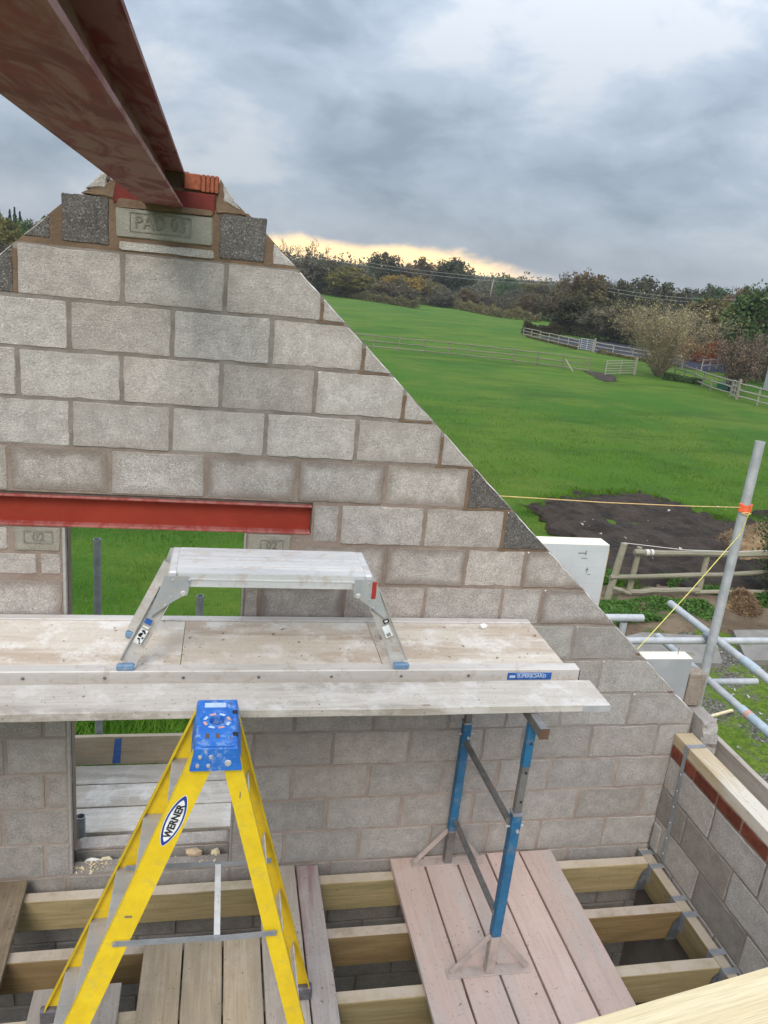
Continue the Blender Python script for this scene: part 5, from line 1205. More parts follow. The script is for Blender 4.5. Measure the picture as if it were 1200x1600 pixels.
gate('field_gate', (30.3, 54.2), (34.3, 57.0), 1.2, 'open pale metal field gate at the end of the long fence', 'pale_fence', 6, 0.034)
gate('arena_gate', (40.1, 80.3), (40.9, 78.8), 1.3, 'small metal gate in the arena fence', 'galv', 6, 0.035)
gate('paddock_gate', (36.65, 46.8), (36.3, 45.7), 1.2, 'narrow pale gate between the two paddock fences', 'pale_fence', 4, 0.05)
tag(ob('water_trough', MB().cbox(38.6, 39.4, 50.2, 51.6, 0.05, 0.6, 0.05).box(38.65, 39.35, 50.3, 51.5, 0.6, 0.61), 'trough_green'), 'dark green tub behind the pale paddock fence', 'trough')
shed = thing('shed', (46.5, 47.5, 0), 'low grey sheeted shed at the right edge behind the pink shrub', 'shed')
ob('wall', MB().box(45.0, 49.0, 51.0, 54.5, 0, 2.4), 'shed_grey', shed); ob('roof', MB().add([(44.8, 50.8, 2.4), (49.2, 50.8, 2.4), (49.2, 54.7, 2.9), (44.8, 54.7, 2.9), (44.8, 50.8, 2.46), (49.2, 50.8, 2.46), (49.2, 54.7, 2.96), (44.8, 54.7, 2.96)], [(0, 3, 2, 1), (4, 5, 6, 7), (0, 1, 5, 4), (1, 2, 6, 5), (2, 3, 7, 6), (3, 0, 4, 7)]), 'galv_dull', shed)
ob('door', MB().box(45.6, 46.6, 50.97, 51.0, 0, 2.0), 'shed_grey', shed)
pole_ = thing('telegraph_pole', (68.5, 200.2, 0), 'pale leaning telegraph pole beyond the hedge', 'pole')
ob('shaft', MB().tube((68.3, 200.2, 0), (69.0, 200.2, 7.7), 0.2, 0.15, 8), 'pale_fence', pole_)
ob('cross_arm', MB().bar((68.3, 200.2, 7.4), (69.7, 200.2, 7.4), 0.1, 0.1), 'fence_wood', pole_)
def wire(pts, label):
    mb = MB()
    for a, b in zip(pts, pts[1:]):
        for i in range(8):
            t0, t1 = i/8, (i+1)/8; f = lambda t: (a[0]+(b[0]-a[0])*t, a[1]+(b[1]-a[1])*t, a[2]+(b[2]-a[2])*t-1.2*4*t*(1-t))
            mb.tube(f(t0), f(t1), 0.035, n=4, cap=False)
    return tag(ob('overhead_wire', mb, 'wire'), label, 'wire')
wire([(-30, 150, 9.5), (10, 146, 8.9), (63, 132.6, 8.2), (91, 115.8, 8.7), (120, 98, 9)], 'upper overhead wire strung across in front of the far trees')
wire([(10, 146, 8.3), (63, 132.6, 7.6), (91, 115.8, 8.1)], 'lower overhead wire strung across in front of the far trees')

# ------------------------------------------------------------------ plants
def np_mesh(name, V, F, mat=None):
    """fast mesh from numpy arrays; F is an (n,k) index array"""
    me = bpy.data.meshes.new(name); k = F.shape[1]
    me.vertices.add(len(V)); me.vertices.foreach_set('co', np.ascontiguousarray(V, np.float32).ravel())
    me.loops.add(F.size); me.loops.foreach_set('vertex_index', np.ascontiguousarray(F, np.int32).ravel())
    me.polygons.add(len(F)); me.polygons.foreach_set('loop_start', np.arange(0, F.size, k, dtype=np.int32)); me.polygons.foreach_set('loop_total', np.full(len(F), k, np.int32))
    me.update(calc_edges=True)
    if mat: me.materials.append(M[mat])
    return me
def cards(C, size, g, flat=0.0, asp=0.6):
    """one small leaf-shaped quad at each centre"""
    n = len(C); a = g.normal(size=(n, 3)); a[:, 2] *= (1-flat); a /= np.linalg.norm(a, axis=1, keepdims=True)
    b = np.cross(a, g.normal(size=(n, 3))); b /= np.linalg.norm(b, axis=1, keepdims=True)
    s = (size*(0.6+0.8*g.random(n)))[:, None]
    V = np.stack([C-a*s, C+b*s*asp, C+a*s, C-b*s*asp], 1).reshape(-1, 3)
    return V, np.arange(4*n).reshape(n, 4)
def limbs(g, h, r, levels, spread, segs, up=0.35, first=0.25, nb=4, droop=0.0):
    """branching skeleton; returns a list of tapered segments and the tips"""
    segL = []; tips = []
    def grow(p, d, L, rad, lev):
        q = p
        for i in range(segs):
            d2 = d+g.normal(size=3)*0.13+np.array([0, 0, up*0.12-droop*lev*0.05]); d2 /= np.linalg.norm(d2)
            e = q+d2*L/segs; segL.append((q, e, rad*(1-0.5*i/segs), rad*(1-0.5*(i+1)/segs))); 
            if lev < levels and (i >= segs*first or lev > 0):
                for _ in range(nb if i == segs-1 else max(1, nb//2)):
                    nd = d2+g.normal(size=3)*spread; nd[2] = nd[2]*0.7+up*0.5; nd /= np.linalg.norm(nd)
                    grow(e, nd, L*g.uniform(0.5, 0.72), rad*0.5, lev+1)
            q, d = e, d2
        if lev >= levels-1: tips.append(q)
    grow(np.zeros(3), np.array([0, 0, 1.0]), h, r, 0)
    return segL, np.array(tips)
def seg_mesh(name, segL, mat, n=4, rmin=0.0):
    V = []; F = []; o = 0
    for (a, b, r0, r1) in segL:
        d = b-a; L = np.linalg.norm(d)
        if L < 1e-6: continue
        d = d/L; u = np.cross(d, [0.31, 0.95, 0.1]); u /= np.linalg.norm(u); w = np.cross(d, u)
        for (c, r_) in ((a, max(r0, rmin)), (b, max(r1, rmin))):
            for i in range(n): t = 2*math.pi*i/n; V.append(c+u*r_*math.cos(t)+w*r_*math.sin(t))
        for i in range(n): F.append((o+i, o+(i+1) % n, o+n+(i+1) % n, o+n+i))
        o += 2*n
    return np_mesh(name, np.array(V), np.array(F), mat)
def crown_points(g, n, nclump, cz, rx, rz, crad, flat_bottom=0.55, holes=0.0):
    """leaf centres in clumps through an uneven ellipsoid of unit-ish size"""
    d = g.normal(size=(nclump, 3)); d /= np.linalg.norm(d, axis=1, keepdims=True)
    rr = g.uniform(0.35, 1.0, nclump)**0.6
    ctr = d*rr[:, None]*np.array([rx, rx, rz]); ctr[:, 2] = np.where(ctr[:, 2] < 0, ctr[:, 2]*flat_bottom, ctr[:, 2])
    cr = crad*g.uniform(0.6, 1.35, nclump)
    k = g.integers(0, nclump, n)
    e = g.normal(size=(n, 3)); e /= np.linalg.norm(e, axis=1, keepdims=True)
    return ctr[k]+e*(cr[k]*g.random(n)**0.45)[:, None]+np.array([0, 0, cz])
PROTO = {}
KIND = {  # leaves, clumps, crown base share, leaf material, clump size, leaf size, wood material
 'oak': (5200, 70, 0.30, 'leaf_oak', 0.20, 0.026), 'brown': (5600, 76, 0.22, 'leaf_oak', 0.19, 0.026), 'olive': (6000, 84, 0.12, 'leaf_olive', 0.18, 0.025),
 'yellow': (3200, 46, 0.2, 'leaf_yellow', 0.2, 0.03), 'rust': (3600, 54, 0.15, 'leaf_rust', 0.19, 0.028), 'green': (6500, 90, 0.12, 'leaf_green', 0.18, 0.024),
 'ivy': (6500, 80, 0.02, 'leaf_ivy', 0.2, 0.026), 'autumn': (3000, 46, 0.30, 'leaf_rust', 0.17, 0.026), 'scrub': (4600, 70, 0.0, 'leaf_scrub', 0.2, 0.026), 'bare': (260, 20, 0.35, 'leaf_scrub', 0.2, 0.02)}
def proto(kind, v):
    """unit-height tree meshes (crown half-width 0.5): trunk with limbs, and leaves"""
    if (kind, v) in PROTO: return PROTO[(kind, v)]
    g = np.random.default_rng(abs(hash((kind, v))) % 2**31 if False else sum(map(ord, kind))*13+v)
    if kind == 'conifer':
        n = 1500; z = g.random(n)**0.8; r_ = (1.05-z)*0.62*(0.6+0.4*np.abs(np.sin(z*34)))*g.random(n)**0.4; a = g.random(n)*2*np.pi
        C = np.stack([r_*np.cos(a), r_*np.sin(a), 0.06+z*0.94-r_*0.25], 1); V, F = cards(C, 0.03, g)
        PROTO[(kind, v)] = (seg_mesh('trunk', [(np.zeros(3), np.array([0, 0, 0.95]), 0.03, 0.006)], 'bark', 6), np_mesh('crown', V, F, 'leaf_conifer')); return PROTO[(kind, v)]
    n, nc, cb, lm, cr, ls = KIND[kind]
    if kind == 'bare': sg, tips = limbs(g, 0.42, 0.018, 4, 0.62, 3, 0.55, 0.4, 3)
    elif kind == 'scrub': sg, tips = limbs(g, 0.26, 0.02, 3, 0.9, 3, 0.5, 0.0, 4)
    else: sg, tips = limbs(g, 0.40, 0.032, 3, 0.75, 3, 0.4, 0.4, 4)
    P = np.array([s_[1] for s_ in sg]); hz = P[:, 2].max(); wr = np.abs(P[:, :2]).max()
    sc = np.array([0.46/wr, 0.46/wr, 0.96/hz]); sg = [(a*sc, b*sc, r0, r1) for a, b, r0, r1 in sg]
    cz = cb+(1-cb)*0.46; C = crown_points(g, n, nc, cz, 0.40, (1-cb)*0.46, cr*0.62, 0.85)
    if kind in ('bare',): C = np.array([s_[1] for s_ in sg if s_[2] < 0.006]); C = C[g.integers(0, len(C), n)]+g.normal(size=(n, 3))*0.02
    V, F = cards(C, ls, g, 0.2)
    PROTO[(kind, v)] = (seg_mesh('trunk', sg, 'twig_dark' if kind in ('bare', 'scrub') else 'bark', 4, 0.0016 if kind == 'bare' else 0.0), np_mesh('crown', V, F, lm)); return PROTO[(kind, v)]
def plant_tree(name, kind, v, x, y, h, w, label, cat='tree', group=None, rot=0.0):
    tm, cm = proto(kind, v); t = thing(name, (x, y, -0.05), label, cat, group)
    mw = Matrix.Translation((x, y, -0.05)) @ Matrix.Rotation(rot, 4, 'Z') @ Matrix.Diagonal((w, w, h, 1))
    ob('trunk', tm, None, t, mw=mw); ob('crown', cm, None, t, mw=mw); return t
KN = {'bare': ('bare_tree', 'tall leafless tree'), 'scrub': ('thicket_shrub', 'brown leafless thicket shrub'), 'olive': ('broadleaf_tree', 'rounded olive green tree'), 'oak': ('oak_tree', 'dark rounded oak tree'), 'rust': ('autumn_tree', 'rust brown autumn tree'),
      'yellow': ('autumn_tree', 'small yellow autumn tree'), 'green': ('broadleaf_tree', 'green leafy tree'), 'autumn': ('oak_tree', 'tall thin leaved autumn oak'), 'ivy': ('ivy_clad_tree', 'dense dark ivy clad tree'), 'brown': ('oak_tree', 'broad brown domed oak'), 'conifer': ('conifer', 'dark pointed conifer')}
TREES = [
 ('bare', 15.0, 200.7, 11.7, 5.1, 'leftmost of three above the gable rake'),
 ('bare', 20.1, 201.3, 11.9, 5.1, 'middle of the three above the gable rake'),
 ('bare', 24.1, 197.8, 11.4, 4.7, 'rightmost of three above the gable rake'),
 ('scrub', 15.7, 193.6, 8.4, 8.2, 'behind the hedge closest to the gable rake'),
 ('scrub', 21.0, 191.2, 9.2, 8.9, 'second from the gable rake behind the hedge'),
 ('scrub', 26.2, 192.6, 9.4, 8.2, 'third from the gable rake beside the olive dome'),
 ('olive', 28.3, 182.2, 7.4, 9.6, 'like a dome behind the far left hedge'),
 ('oak', 43.5, 220.1, 11.0, 8.3, 'under the brightest sunset glow'),
 ('bare', 51.6, 230.7, 10.4, 5.9, 'left of the rust tree on the skyline'),
 ('rust', 53.9, 222.0, 10.8, 9.6, 'on the skyline beside the sunset glow'),
 ('bare', 62.0, 238.6, 10.6, 6.2, 'right of the rust tree on the skyline'),
 ('yellow', 41.1, 192.1, 6.4, 5.9, 'below the dark oak under the glow'),
 ('yellow', 45.8, 189.0, 6.6, 6.5, 'below the rust skyline tree'),
 ('rust', 37.2, 184.7, 4.4, 5.7, 'low behind the middle of the left hedge'),
 ('scrub', 41.7, 183.7, 4.2, 7.9, 'low between the two yellow trees'),
 ('scrub', 32.9, 182.4, 2.9, 6.2, 'low at the right foot of the olive dome'),
 ('olive', 50.6, 195.0, 6.1, 6.1, 'right of the yellow tree below the glow'),
 ('oak', 60.7, 209.9, 10.9, 9.5, 'alone on the skyline left of the telegraph pole'),
 ('scrub', 50.2, 179.6, 4.1, 6.3, 'low below the lone skyline oak'),
 ('rust', 55.7, 178.0, 4.6, 4.7, 'low left of the telegraph pole'),
 ('scrub', 58.9, 177.0, 4.4, 6.3, 'low at the foot of the telegraph pole'),
 ('green', 88.8, 242.9, 9.2, 7.8, 'right of the telegraph pole on the skyline'),
 ('olive', 95.5, 236.1, 9.4, 9.4, 'further right of the telegraph pole'),
 ('scrub', 84.6, 221.0, 6.5, 7.9, 'between the two trees right of the telegraph pole'),
 ('rust', 65.8, 161.8, 4.6, 6.5, 'low at the right end of the hedge'),
 ('scrub', 68.3, 154.3, 6.7, 7.1, 'left of the ivy clad tree'),
 ('bare', 71.2, 161.8, 10.2, 5.4, 'left of the tall autumn oak'),
 ('autumn', 59.9, 125.2, 10.2, 7.7, 'rising behind the ivy clad tree'),
 ('ivy', 52.0, 111.2, 6.7, 6.5, 'standing beyond the corner of the arena'),
 ('brown', 78.6, 149.5, 9.6, 7.4, 'left of the two domes over the arena'),
 ('brown', 81.5, 141.1, 10.0, 9.0, 'right and larger of the two domes over the arena'),
 ('scrub', 54.3, 105.7, 5.3, 5.0, 'right of the ivy clad tree behind the arena'),
 ('scrub', 55.3, 100.7, 6.0, 5.5, 'below the left dome behind the arena'),
 ('scrub', 57.4, 97.3, 6.2, 5.4, 'below the right dome behind the arena'),
 ('scrub', 58.2, 92.2, 5.9, 4.6, 'behind the top of the bare shrub'),
 ('brown', 106.0, 166.1, 9.9, 7.3, 'first on the skyline right of the domes'),
 ('green', 105.8, 156.8, 10.5, 7.9, 'second on the skyline right of the domes'),
 ('rust', 102.9, 144.3, 10.5, 5.1, 'near the far house roof'),
 ('olive', 62.4, 89.6, 7.7, 7.8, 'broad and spreading at the right behind the copper hedge'),
 ('scrub', 56.2, 85.2, 5.8, 4.3, 'between bare shrub and broad olive tree'),
 ('green', 51.4, 65.5, 8.6, 5.8, 'large at the right edge of the photo'),
 ('scrub', 47.1, 61.2, 4.3, 2.2, 'low in front of the right edge green tree'),
 ('scrub', 47.3, 58.6, 5.1, 2.2, 'at the very right edge above the shed'),
 ('olive', -35.9, 131.4, 9.2, 6.9, 'at the far left edge above the gable'),
 ('olive', -32.3, 127.2, 9.0, 4.9, 'second from the left edge behind the gable'),
 ('conifer', -42.7, 165.8, 11.2, 2.0, 'at the very left of the conifer row'),
 ('conifer', -40.9, 166.2, 10.9, 2.0, 'second in the row of conifers on the left'),
 ('conifer', -40.1, 166.5, 11.3, 2.0, 'third in the row of conifers on the left'),
 ('conifer', -39.2, 166.7, 10.7, 2.0, 'rightmost in the row of conifers on the left'),
 ('green', -31.1, 132.6, 8.4, 5.1, 'below the conifers left of the gable'),
 ('olive', -30.8, 142.9, 9.1, 4.5, 'right of the conifers by the dark top block'),
 ('green', -29.5, 148.3, 9.9, 5.1, 'farthest right behind the left rake'),
 ('scrub', -27.8, 112.8, 5.7, 5.9, 'low at the left edge below the conifers'),
 ('scrub', -24.3, 111.6, 5.7, 4.9, 'low touching the left rake of the gable'),
]
for i, (k, x, y, h, w, l) in enumerate(TREES):
    nm, base = KN[k]
    plant_tree(nm, k, i % 3, x, y, h*(1.1 if k in ('oak', 'brown', 'rust', 'bare', 'green') else 0.95 if k == 'scrub' else 1.0), w*1.42, base+' '+l, 'shrub' if k == 'scrub' else 'tree', 'trees and thickets beyond the field', rng.uniform(0, 6.28))

# wide bare shrub by the gate, and the pinkish one behind the paddock fence
def shrub(name, x, y, h, w, label, wood, leaf, nstem, nleaf, seed, lsize):
    g = np.random.default_rng(seed); t = thing(name, (x, y, 0), label, 'shrub'); S_ = []; T_ = []
    for i in range(nstem):
        a = g.uniform(0, 2*np.pi); out = g.uniform(0.15, 1.0)
        d = np.array([math.cos(a)*out*w*0.5/h, math.sin(a)*out*w*0.5/h, 1.0]); p = np.array([math.cos(a)*0.25*g.random(), math.sin(a)*0.25*g.random(), 0.0]); L = h*g.uniform(0.75, 1.0)/7
        r0 = 0.05*g.uniform(0.5, 1.2)
        for s_ in range(7):
            e = p+d*L+g.normal(size=3)*0.05*L*2; S_.append((p, e, r0*(1-s_/7.5), r0*(1-(s_+1)/7.5)))
            for b in range(2+s_):
                nd = d*0.8+g.normal(size=3)*0.55; nd[2] = abs(nd[2])*0.9; q = e
                for u in range(3):
                    f = q+nd*L*0.42+g.normal(size=3)*0.03; S_.append((q, f, r0*0.28*(1-u/3.5), r0*0.28*(1-(u+1)/3.5))); q = f
                    for tw in range(2):
                        ff = q+(nd+g.normal(size=3)*0.5)*L*0.3; S_.append((q, ff, r0*0.12, r0*0.05)); T_.append(ff)
            d = d+np.array([0, 0, -0.02])+g.normal(size=3)*0.05; p = e
    T_ = np.array(T_)
    so = ob('stems', seg_mesh('stems', S_, wood, 3, 0.006), None, t, mw=Matrix.Translation((x, y, 0)))
    C = T_[g.integers(0, len(T_), nleaf)]+g.normal(size=(nleaf, 3))*0.10
    V, F = cards(C, lsize, g); ob('leaves', np_mesh('leaves', V, F, leaf), None, t, mw=Matrix.Translation((x, y, 0))); return t
shrub('bare_shrub', 36.9, 57.6, 5.4, 9.5, 'wide pale twiggy shrub beside the open field gate', 'twig_wood', 'leaf_ochre', 40, 9500, 11, 0.055)
shrub('pink_shrub', 38.9, 49.8, 3.6, 5.4, 'pinkish brown twiggy shrub behind the pale paddock fence', 'twig_dark', 'leaf_pinkish', 22, 4200, 12, 0.05)
shrub('dark_bush', 12.75, 10.0, 1.5, 1.7, 'dark green bush at the right end of the log fence', 'twig_dark', 'leaf_green', 16, 5200, 13, 0.035)
def hedge(name, pts, h, d, leaf, label, n, seed, size=0.16, dens=1.0):
    g = np.random.default_rng(seed); t = thing(name, (pts[0][0], pts[0][1], 0), label, 'hedge'); pts = np.array(pts, float)
    seg = np.linalg.norm(np.diff(pts, axis=0), axis=1); cum = np.r_[0, np.cumsum(seg)]; s = g.random(n)*cum[-1]
    i = np.clip(np.searchsorted(cum, s)-1, 0, len(seg)-1); f = ((s-cum[i])/seg[i])[:, None]; P = pts[i]*(1-f)+pts[i+1]*f
    hh = h*(0.85+0.22*np.sin(s*0.9+1)+0.12*np.sin(s*2.7)); nrm_ = np.stack([-(pts[i+1]-pts[i])[:, 1], (pts[i+1]-pts[i])[:, 0]], 1)/seg[i][:, None]
    z = hh*g.random(n)**0.75; off = (g.random(n)-0.5)*d*(1.1-0.5*(z/h))
    C = np.c_[P+nrm_*off[:, None], z]; V, F = cards(C, size, g)
    ob('leaves', np_mesh('leaves', V, F, leaf), None, t)
    S_ = []
    for k in range(int(cum[-1]/1.1)):
        sk = (k+0.5)*1.1; j = min(len(seg)-1, max(0, np.searchsorted(cum, sk)-1)); p = pts[j]+(pts[j+1]-pts[j])*((sk-cum[j])/seg[j])
        for b in range(4): S_.append((np.array([p[0], p[1], 0.0]), np.array([p[0]+g.normal()*0.35, p[1]+g.normal()*0.35, h*g.uniform(0.6, 1.0)]), 0.04, 0.015))
    ob('stems', seg_mesh('stems', S_, 'twig_dark', 3), None, t)['kind'] = 'stuff'; return t
hedge('field_hedge', [(17, 200), (25.0, 187), (31.6, 175), (38.8, 156)], 1.9, 1.6, 'leaf_hedge', 'clipped dark hedge along the far left of the field', 9000, 21, 0.17)
hedge('field_hedge', [(48.0, 189), (52.8, 180), (54.7, 152), (61.5, 146)], 2.1, 1.8, 'leaf_hedge', 'brown hedge along the far right of the field below the telegraph pole', 11000, 22, 0.17)
hedge('copper_hedge', [(49.0, 77), (55, 77.5), (60, 75.5), (67, 71)], 3.0, 1.6, 'leaf_copper', 'copper orange beech hedge behind the pink shrub', 9000, 23, 0.10)
hedge('arena_hedge', [(40.5, 99), (43, 102), (48, 104)], 1.6, 1.6, 'leaf_ivy', 'low dark hedge behind the arena fence', 4200, 24, 0.12)
hedge('rough_growth', [(39.5, 95.6), (39.7, 88), (40.2, 81)], 0.4, 0.9, 'leaf_hedge', 'rough dead growth along the foot of the arena fence left of its gate', 2600, 25, 0.09)
hedge('rough_growth', [(41.3, 78.0), (43.2, 73.3), (45.4, 68.6)], 0.4, 0.9, 'leaf_hedge', 'rough dead growth along the foot of the arena fence right of its gate', 2200, 26, 0.09)
hedge('nettle_clump', [(36.2, 55.6), (37.4, 54.9), (38.6, 53.6)], 0.5, 1.3, 'leaf_green', 'low green nettles under the bare shrub by the paddock fence', 2600, 27, 0.07)

def thicket(pts, h, n, leaf, label, seed, size, d=6):
    t = hedge('thicket', pts, h, d, leaf, label, n, seed, size); t['category'] = 'thicket'; t['group'] = 'thickets between the far trees'; return t
thicket([(22, 197), (33, 191), (42, 189), (52, 186)], 5.2, 9000, 'leaf_scrub', 'dim brown thicket filling the wood behind the far left hedge', 51, 0.24)
thicket([(52, 190), (60, 184), (68, 166), (74, 150)], 4.4, 9000, 'leaf_scrub', 'brown thicket behind the hedge under the telegraph pole', 52, 0.22)
thicket([(52, 114), (55, 106), (58, 99), (60, 94)], 3.7, 9000, 'leaf_scrub', 'bare brown thicket standing behind the dark arena', 53, 0.16, 5)
thicket([(58, 92), (64, 92), (70, 90), (80, 88)], 4.2, 9000, 'leaf_oak', 'dark thicket behind the copper hedge on the right', 54, 0.17, 5)
thicket([(-46, 128), (-36, 122), (-26, 119), (-20, 120)], 4.5, 6000, 'leaf_olive', 'olive thicket beyond the left rake of the gable', 55, 0.2, 5)

# far woods behind the individual trees
def wood(name, n, az0, az1, d0, d1, hmin, hmax, seed, leaf, size, label):
    g = np.random.default_rng(seed); C = []
    for k in range(n):
        a = az0+(az1-az0)*g.random(); d = g.uniform(d0, d1); h = g.uniform(hmin, hmax); w = h*0.45; m = 150
        e = g.normal(size=(m, 3)); e /= np.linalg.norm(e, axis=1, keepdims=True); e *= g.random((m, 1))**0.35
        C.append(np.array([math.sin(a)*d, math.cos(a)*d, h*0.55])+e*np.array([w, w, h*0.5]))
    C = np.concatenate(C); V, F = cards(C, size, g); return stuff(ob(name, np_mesh(name, V, F, leaf), None), label, 'wood')
wood('far_wood', 420, R(-20), R(52), 270, 420, 7, 12, 31, 'leaf_scrub', 0.55, 'distant mixed woodland on the skyline')
wood('distant_wood', 300, R(-20), R(52), 480, 800, 8, 14, 32, 'leaf_oak', 0.9, 'far dark woods near the horizon')
farm = thing('farmhouse', (118, 168, 0), 'far house roof among the trees on the right', 'house')
ob('wall', MB().box(116, 124, 172, 178, 0, 6.0), 'pale_house', farm)
ob('roof', MB().add([(115.5, 171.5, 6), (124.5, 171.5, 6), (124.5, 178.5, 6), (115.5, 178.5, 6), (115.5, 175, 9.4), (124.5, 175, 9.4)], [(0, 1, 5, 4), (2, 3, 4, 5), (0, 4, 3), (1, 2, 5), (0, 3, 2, 1)]), 'roof_tile', farm)

# ------------------------------------------------------------------ grass, weeds, straw near the building
def in_poly(x, y, poly):
    c = np.zeros(len(x), bool); n = len(poly)
    for i in range(n):
        (x0, y0), (x1, y1) = poly[i], poly[(i+1) % n]
        c ^= ((y0 > y) != (y1 > y)) & (x < (x1-x0)*(y-y0)/((y1-y0) or 1e-9)+x0)
    return c
def blades(name, X, Y, H, W, mat, seed, lean=0.5, z0=0.0):
    g = np.random.default_rng(seed); n = len(X); a = g.random(n)*2*np.pi; b = g.random(n)*2*np.pi; L = lean*H*g.random(n)
    P = np.c_[X, Y, np.full(n, z0)]; s = np.c_[np.cos(a), np.sin(a), np.zeros(n)]*(W/2)[:, None]
    mid = P+np.c_[np.cos(b)*L*0.35, np.sin(b)*L*0.35, H*0.6]; tip = P+np.c_[np.cos(b)*L, np.sin(b)*L, H]
    V = np.stack([P-s, P+s, mid+s*0.7, tip, mid-s*0.7], 1).reshape(-1, 3); F = np.arange(5*n).reshape(n, 5)
    return np_mesh(name, V, F, mat)
g = np.random.default_rng(5)
def scatter(n, x0, x1, y0, y1, far=True):
    Y = y0+(y1-y0)*g.random(n)**1.6 if far else g.uniform(y0, y1, n); X = g.uniform(x0, x1, n); return X, Y
X, Y = scatter(240000, -5, 26, 3.0, 38); keep = ~in_poly(X, Y, YARD) & ~(in_poly(13+(X-13)*1.07, 14+(Y-14)*1.08, MUD) & (g.random(len(X)) < 0.985)) & (X < 2.5+Y*1.05) & (X > -1.0-Y*0.24)
keep &= g.random(len(X)) < np.clip(1.15-Y/36, 0, 1)**1.3
X, Y = X[keep], Y[keep]; n1 = np.array([nz(x, y, 0.7, 9) for x, y in zip(X, Y)])
stuff(ob('field_grass', blades('field_grass', X, Y, np.clip(0.045+0.05*n1+0.03*g.random(len(X)), 0.02, 0.14)*(1+Y*0.012), 0.007+Y*0.0006, 'grass_blade', 41, z0=-0.03), None), 'short green field grass behind the building', 'grass')
ed_ = np.array(ragged(MUD, 60, 0.30, 19)); ed_ = np.repeat(ed_, 9, axis=0)+g.normal(size=(len(ed_)*9, 2))*0.10
sel = np.array([nz(x, y, 1.3, 21) for x, y in ed_]) > -0.12; ed_ = ed_[sel]
stuff(ob('edge_grass', blades('edge_grass', ed_[:, 0], ed_[:, 1], 0.06+0.12*g.random(len(ed_)), np.full(len(ed_), 0.016), 'grass_blade', 45, 0.9, 0.0), None), 'ragged grass growing over the edge of the mud patch', 'grass')
X, Y = scatter(30000, -2.6, 2.2, 4.4, 7.2, False); stuff(ob('tall_grass', blades('tall_grass', X, Y, 0.14+0.38*g.random(len(X))**2, np.full(len(X), 0.016), 'weed_leaf', 42, 0.9, -0.03), None), 'tall bright weeds below the window', 'weeds')
WEED = [(6.6, 8.2), (9.2, 8.7), (12.4, 8.4), (13.8, 9.6), (13.4, 10.6), (13.2, 11.3), (10.0, 11.0), (8.2, 11.4), (7.2, 10.3)]
X, Y = scatter(90000, 6.6, 14.5, 7.6, 11.6, False); n1 = np.array([nz(x, y, 1.1, 12) for x, y in zip(X, Y)]); k_ = in_poly(X, Y, WEED) & (n1 > 0.06); X, Y = X[k_], Y[k_]
C = np.c_[X, Y, 0.03+0.5*g.random(len(X))*np.clip(n1[k_], 0.05, 0.6)]; V, F = cards(C, 0.03, g, 0.6, 0.7); stuff(ob('weeds', np_mesh('weeds', V, F, 'weed_dark'), None), 'low leafy weeds along the log fence', 'weeds')
X, Y = scatter(26000, 4.6, 14.5, -1, 8.4, False); n1 = np.array([nz(x, y, 0.8, 15) for x, y in zip(X, Y)]); k_ = (n1 > 0.08); X, Y = X[k_], Y[k_]
stuff(ob('yard_moss', blades('yard_moss', X, Y, 0.015+0.03*g.random(len(X)), np.full(len(X), 0.014), 'weed_leaf', 44, 0.8, 0.02), None), 'mossy tufts over the gravel yard', 'moss')
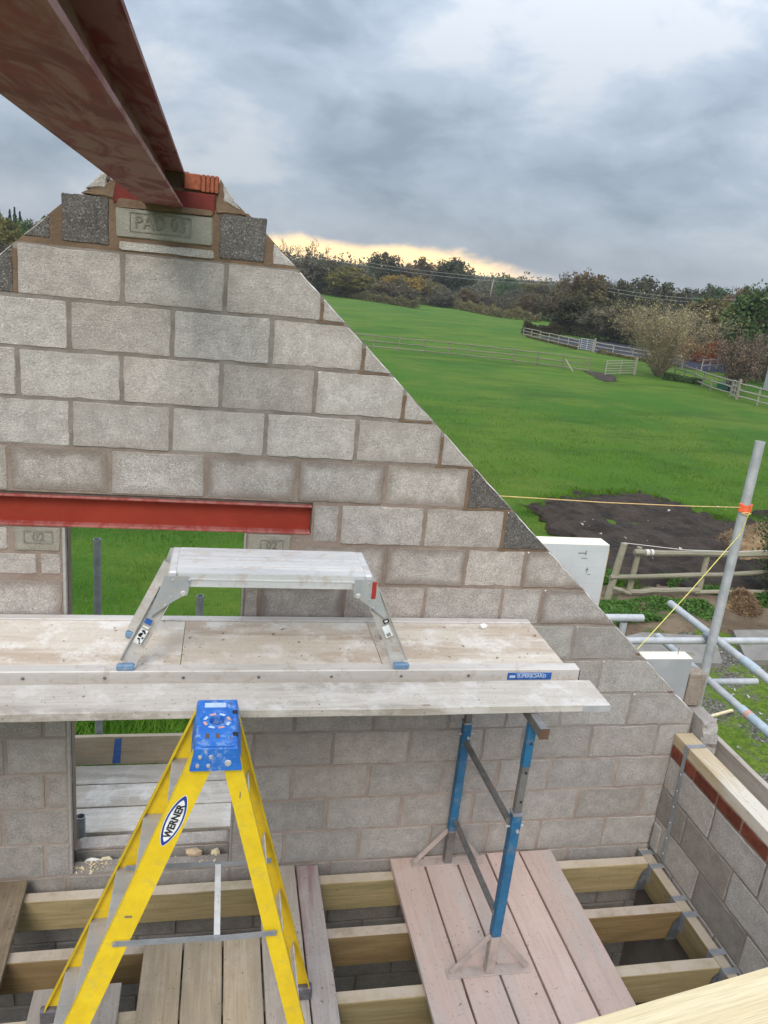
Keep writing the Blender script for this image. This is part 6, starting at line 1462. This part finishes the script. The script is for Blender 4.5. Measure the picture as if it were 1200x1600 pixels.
def mound(name, x, y, rx, ry, h, label, seed, n):
    g_ = np.random.default_rng(seed); t = thing(name, (x, y, 0), label, 'straw heap'); mb = MB(); N = 20; K = 6
    for k in range(K+1):
        for i in range(N):
            a = 2*math.pi*i/N; r_ = k/K; z = h*(1-r_**1.8)+0.12*h*mnoise.noise(Vector((math.cos(a)*r_*3, math.sin(a)*r_*3, seed)))
            mb.v.append((x+rx*r_*math.cos(a)*(1+0.15*math.sin(3*a+seed)), y+ry*r_*math.sin(a), max(z, 0) if k < K else -0.02))
    for k in range(K):
        for i in range(N): mb.f.append((k*N+i, k*N+(i+1) % N, (k+1)*N+(i+1) % N, (k+1)*N+i))
    ob('heap', mb, 'straw', t, smooth=True)
    a = g_.random(n)*2*np.pi; r_ = g_.random(n)**0.6; P = np.c_[x+rx*r_*np.cos(a), y+ry*r_*np.sin(a), h*(1-r_**1.8)+0.02]
    d = g_.normal(size=(n, 3)); d[:, 2] *= 0.35; d /= np.linalg.norm(d, axis=1, keepdims=True); s = np.cross(d, [0, 0, 1.0])*0.006; L = (0.05+0.09*g_.random(n))[:, None]
    V = np.stack([P-d*L-s, P-d*L+s, P+d*L+s, P+d*L-s], 1).reshape(-1, 3); o = ob('straw_stalks', np_mesh('straw_stalks', V, np.arange(4*n).reshape(n, 4), 'straw'), None, t); o['kind'] = 'stuff'; return t
mound('straw_heap', 15.6, 13.4, 2.2, 1.3, 0.75, 'straw coloured heap on the mud right of the upright tube', 3, 2600)
mound('straw_heap', 11.3, 9.45, 0.42, 0.4, 0.42, 'small brown straw heap between the log fence and the tubes', 4, 1500)
st_ = MB(); r_ = random.Random(8)
for i in range(420):
    x, y = r_.uniform(4.4, 14), r_.uniform(0, 10); s_ = r_.uniform(0.012, 0.05)
    if i > 390: x, y = r_.uniform(9.5, 16), r_.uniform(11, 17.5); s_ *= 1.3
    p = [Vector((r_.uniform(-1, 1), r_.uniform(-1, 1), r_.uniform(-0.5, 0.8)))*s_+Vector((x, y, 0.06 if i <= 300 else 0.12)) for _ in range(5)]
    st_.add([q[:] for q in p], [(0, 1, 2), (0, 2, 3), (0, 3, 4), (0, 4, 1), (1, 4, 3), (1, 3, 2)])
flat_mat('stone', (0.42, 0.40, 0.37), 0.9, 0.3, 20)
stuff(ob('stones', st_, 'stone'), 'loose stones scattered over the yard and the mud', 'stones')
hz = MB().box(-1460, 1460, -1460, 1460, -1.5, 34.0)
hm = bpy.data.materials.new('haze'); hm.use_nodes = True; hn = hm.node_tree; hn.nodes.clear()
ho = hn.nodes.new('ShaderNodeOutputMaterial'); hv = hn.nodes.new('ShaderNodeVolumePrincipled'); hn.links.new(hv.outputs[0], ho.inputs['Volume'])
hv.inputs['Color'].default_value = (0.86, 0.90, 0.95, 1); hv.inputs['Density'].default_value = 0.0003; hv.inputs['Anisotropy'].default_value = 0.2
M['haze'] = hm; stuff(ob('haze', hz, 'haze'))
tag(ob('lath_offcut', MB().bar((7.9, 5.35, 0.09), (8.45, 5.55, 0.07), 0.04, 0.025), 'new_timber'), 'thin pale wood offcut lying on the moss', 'offcut')
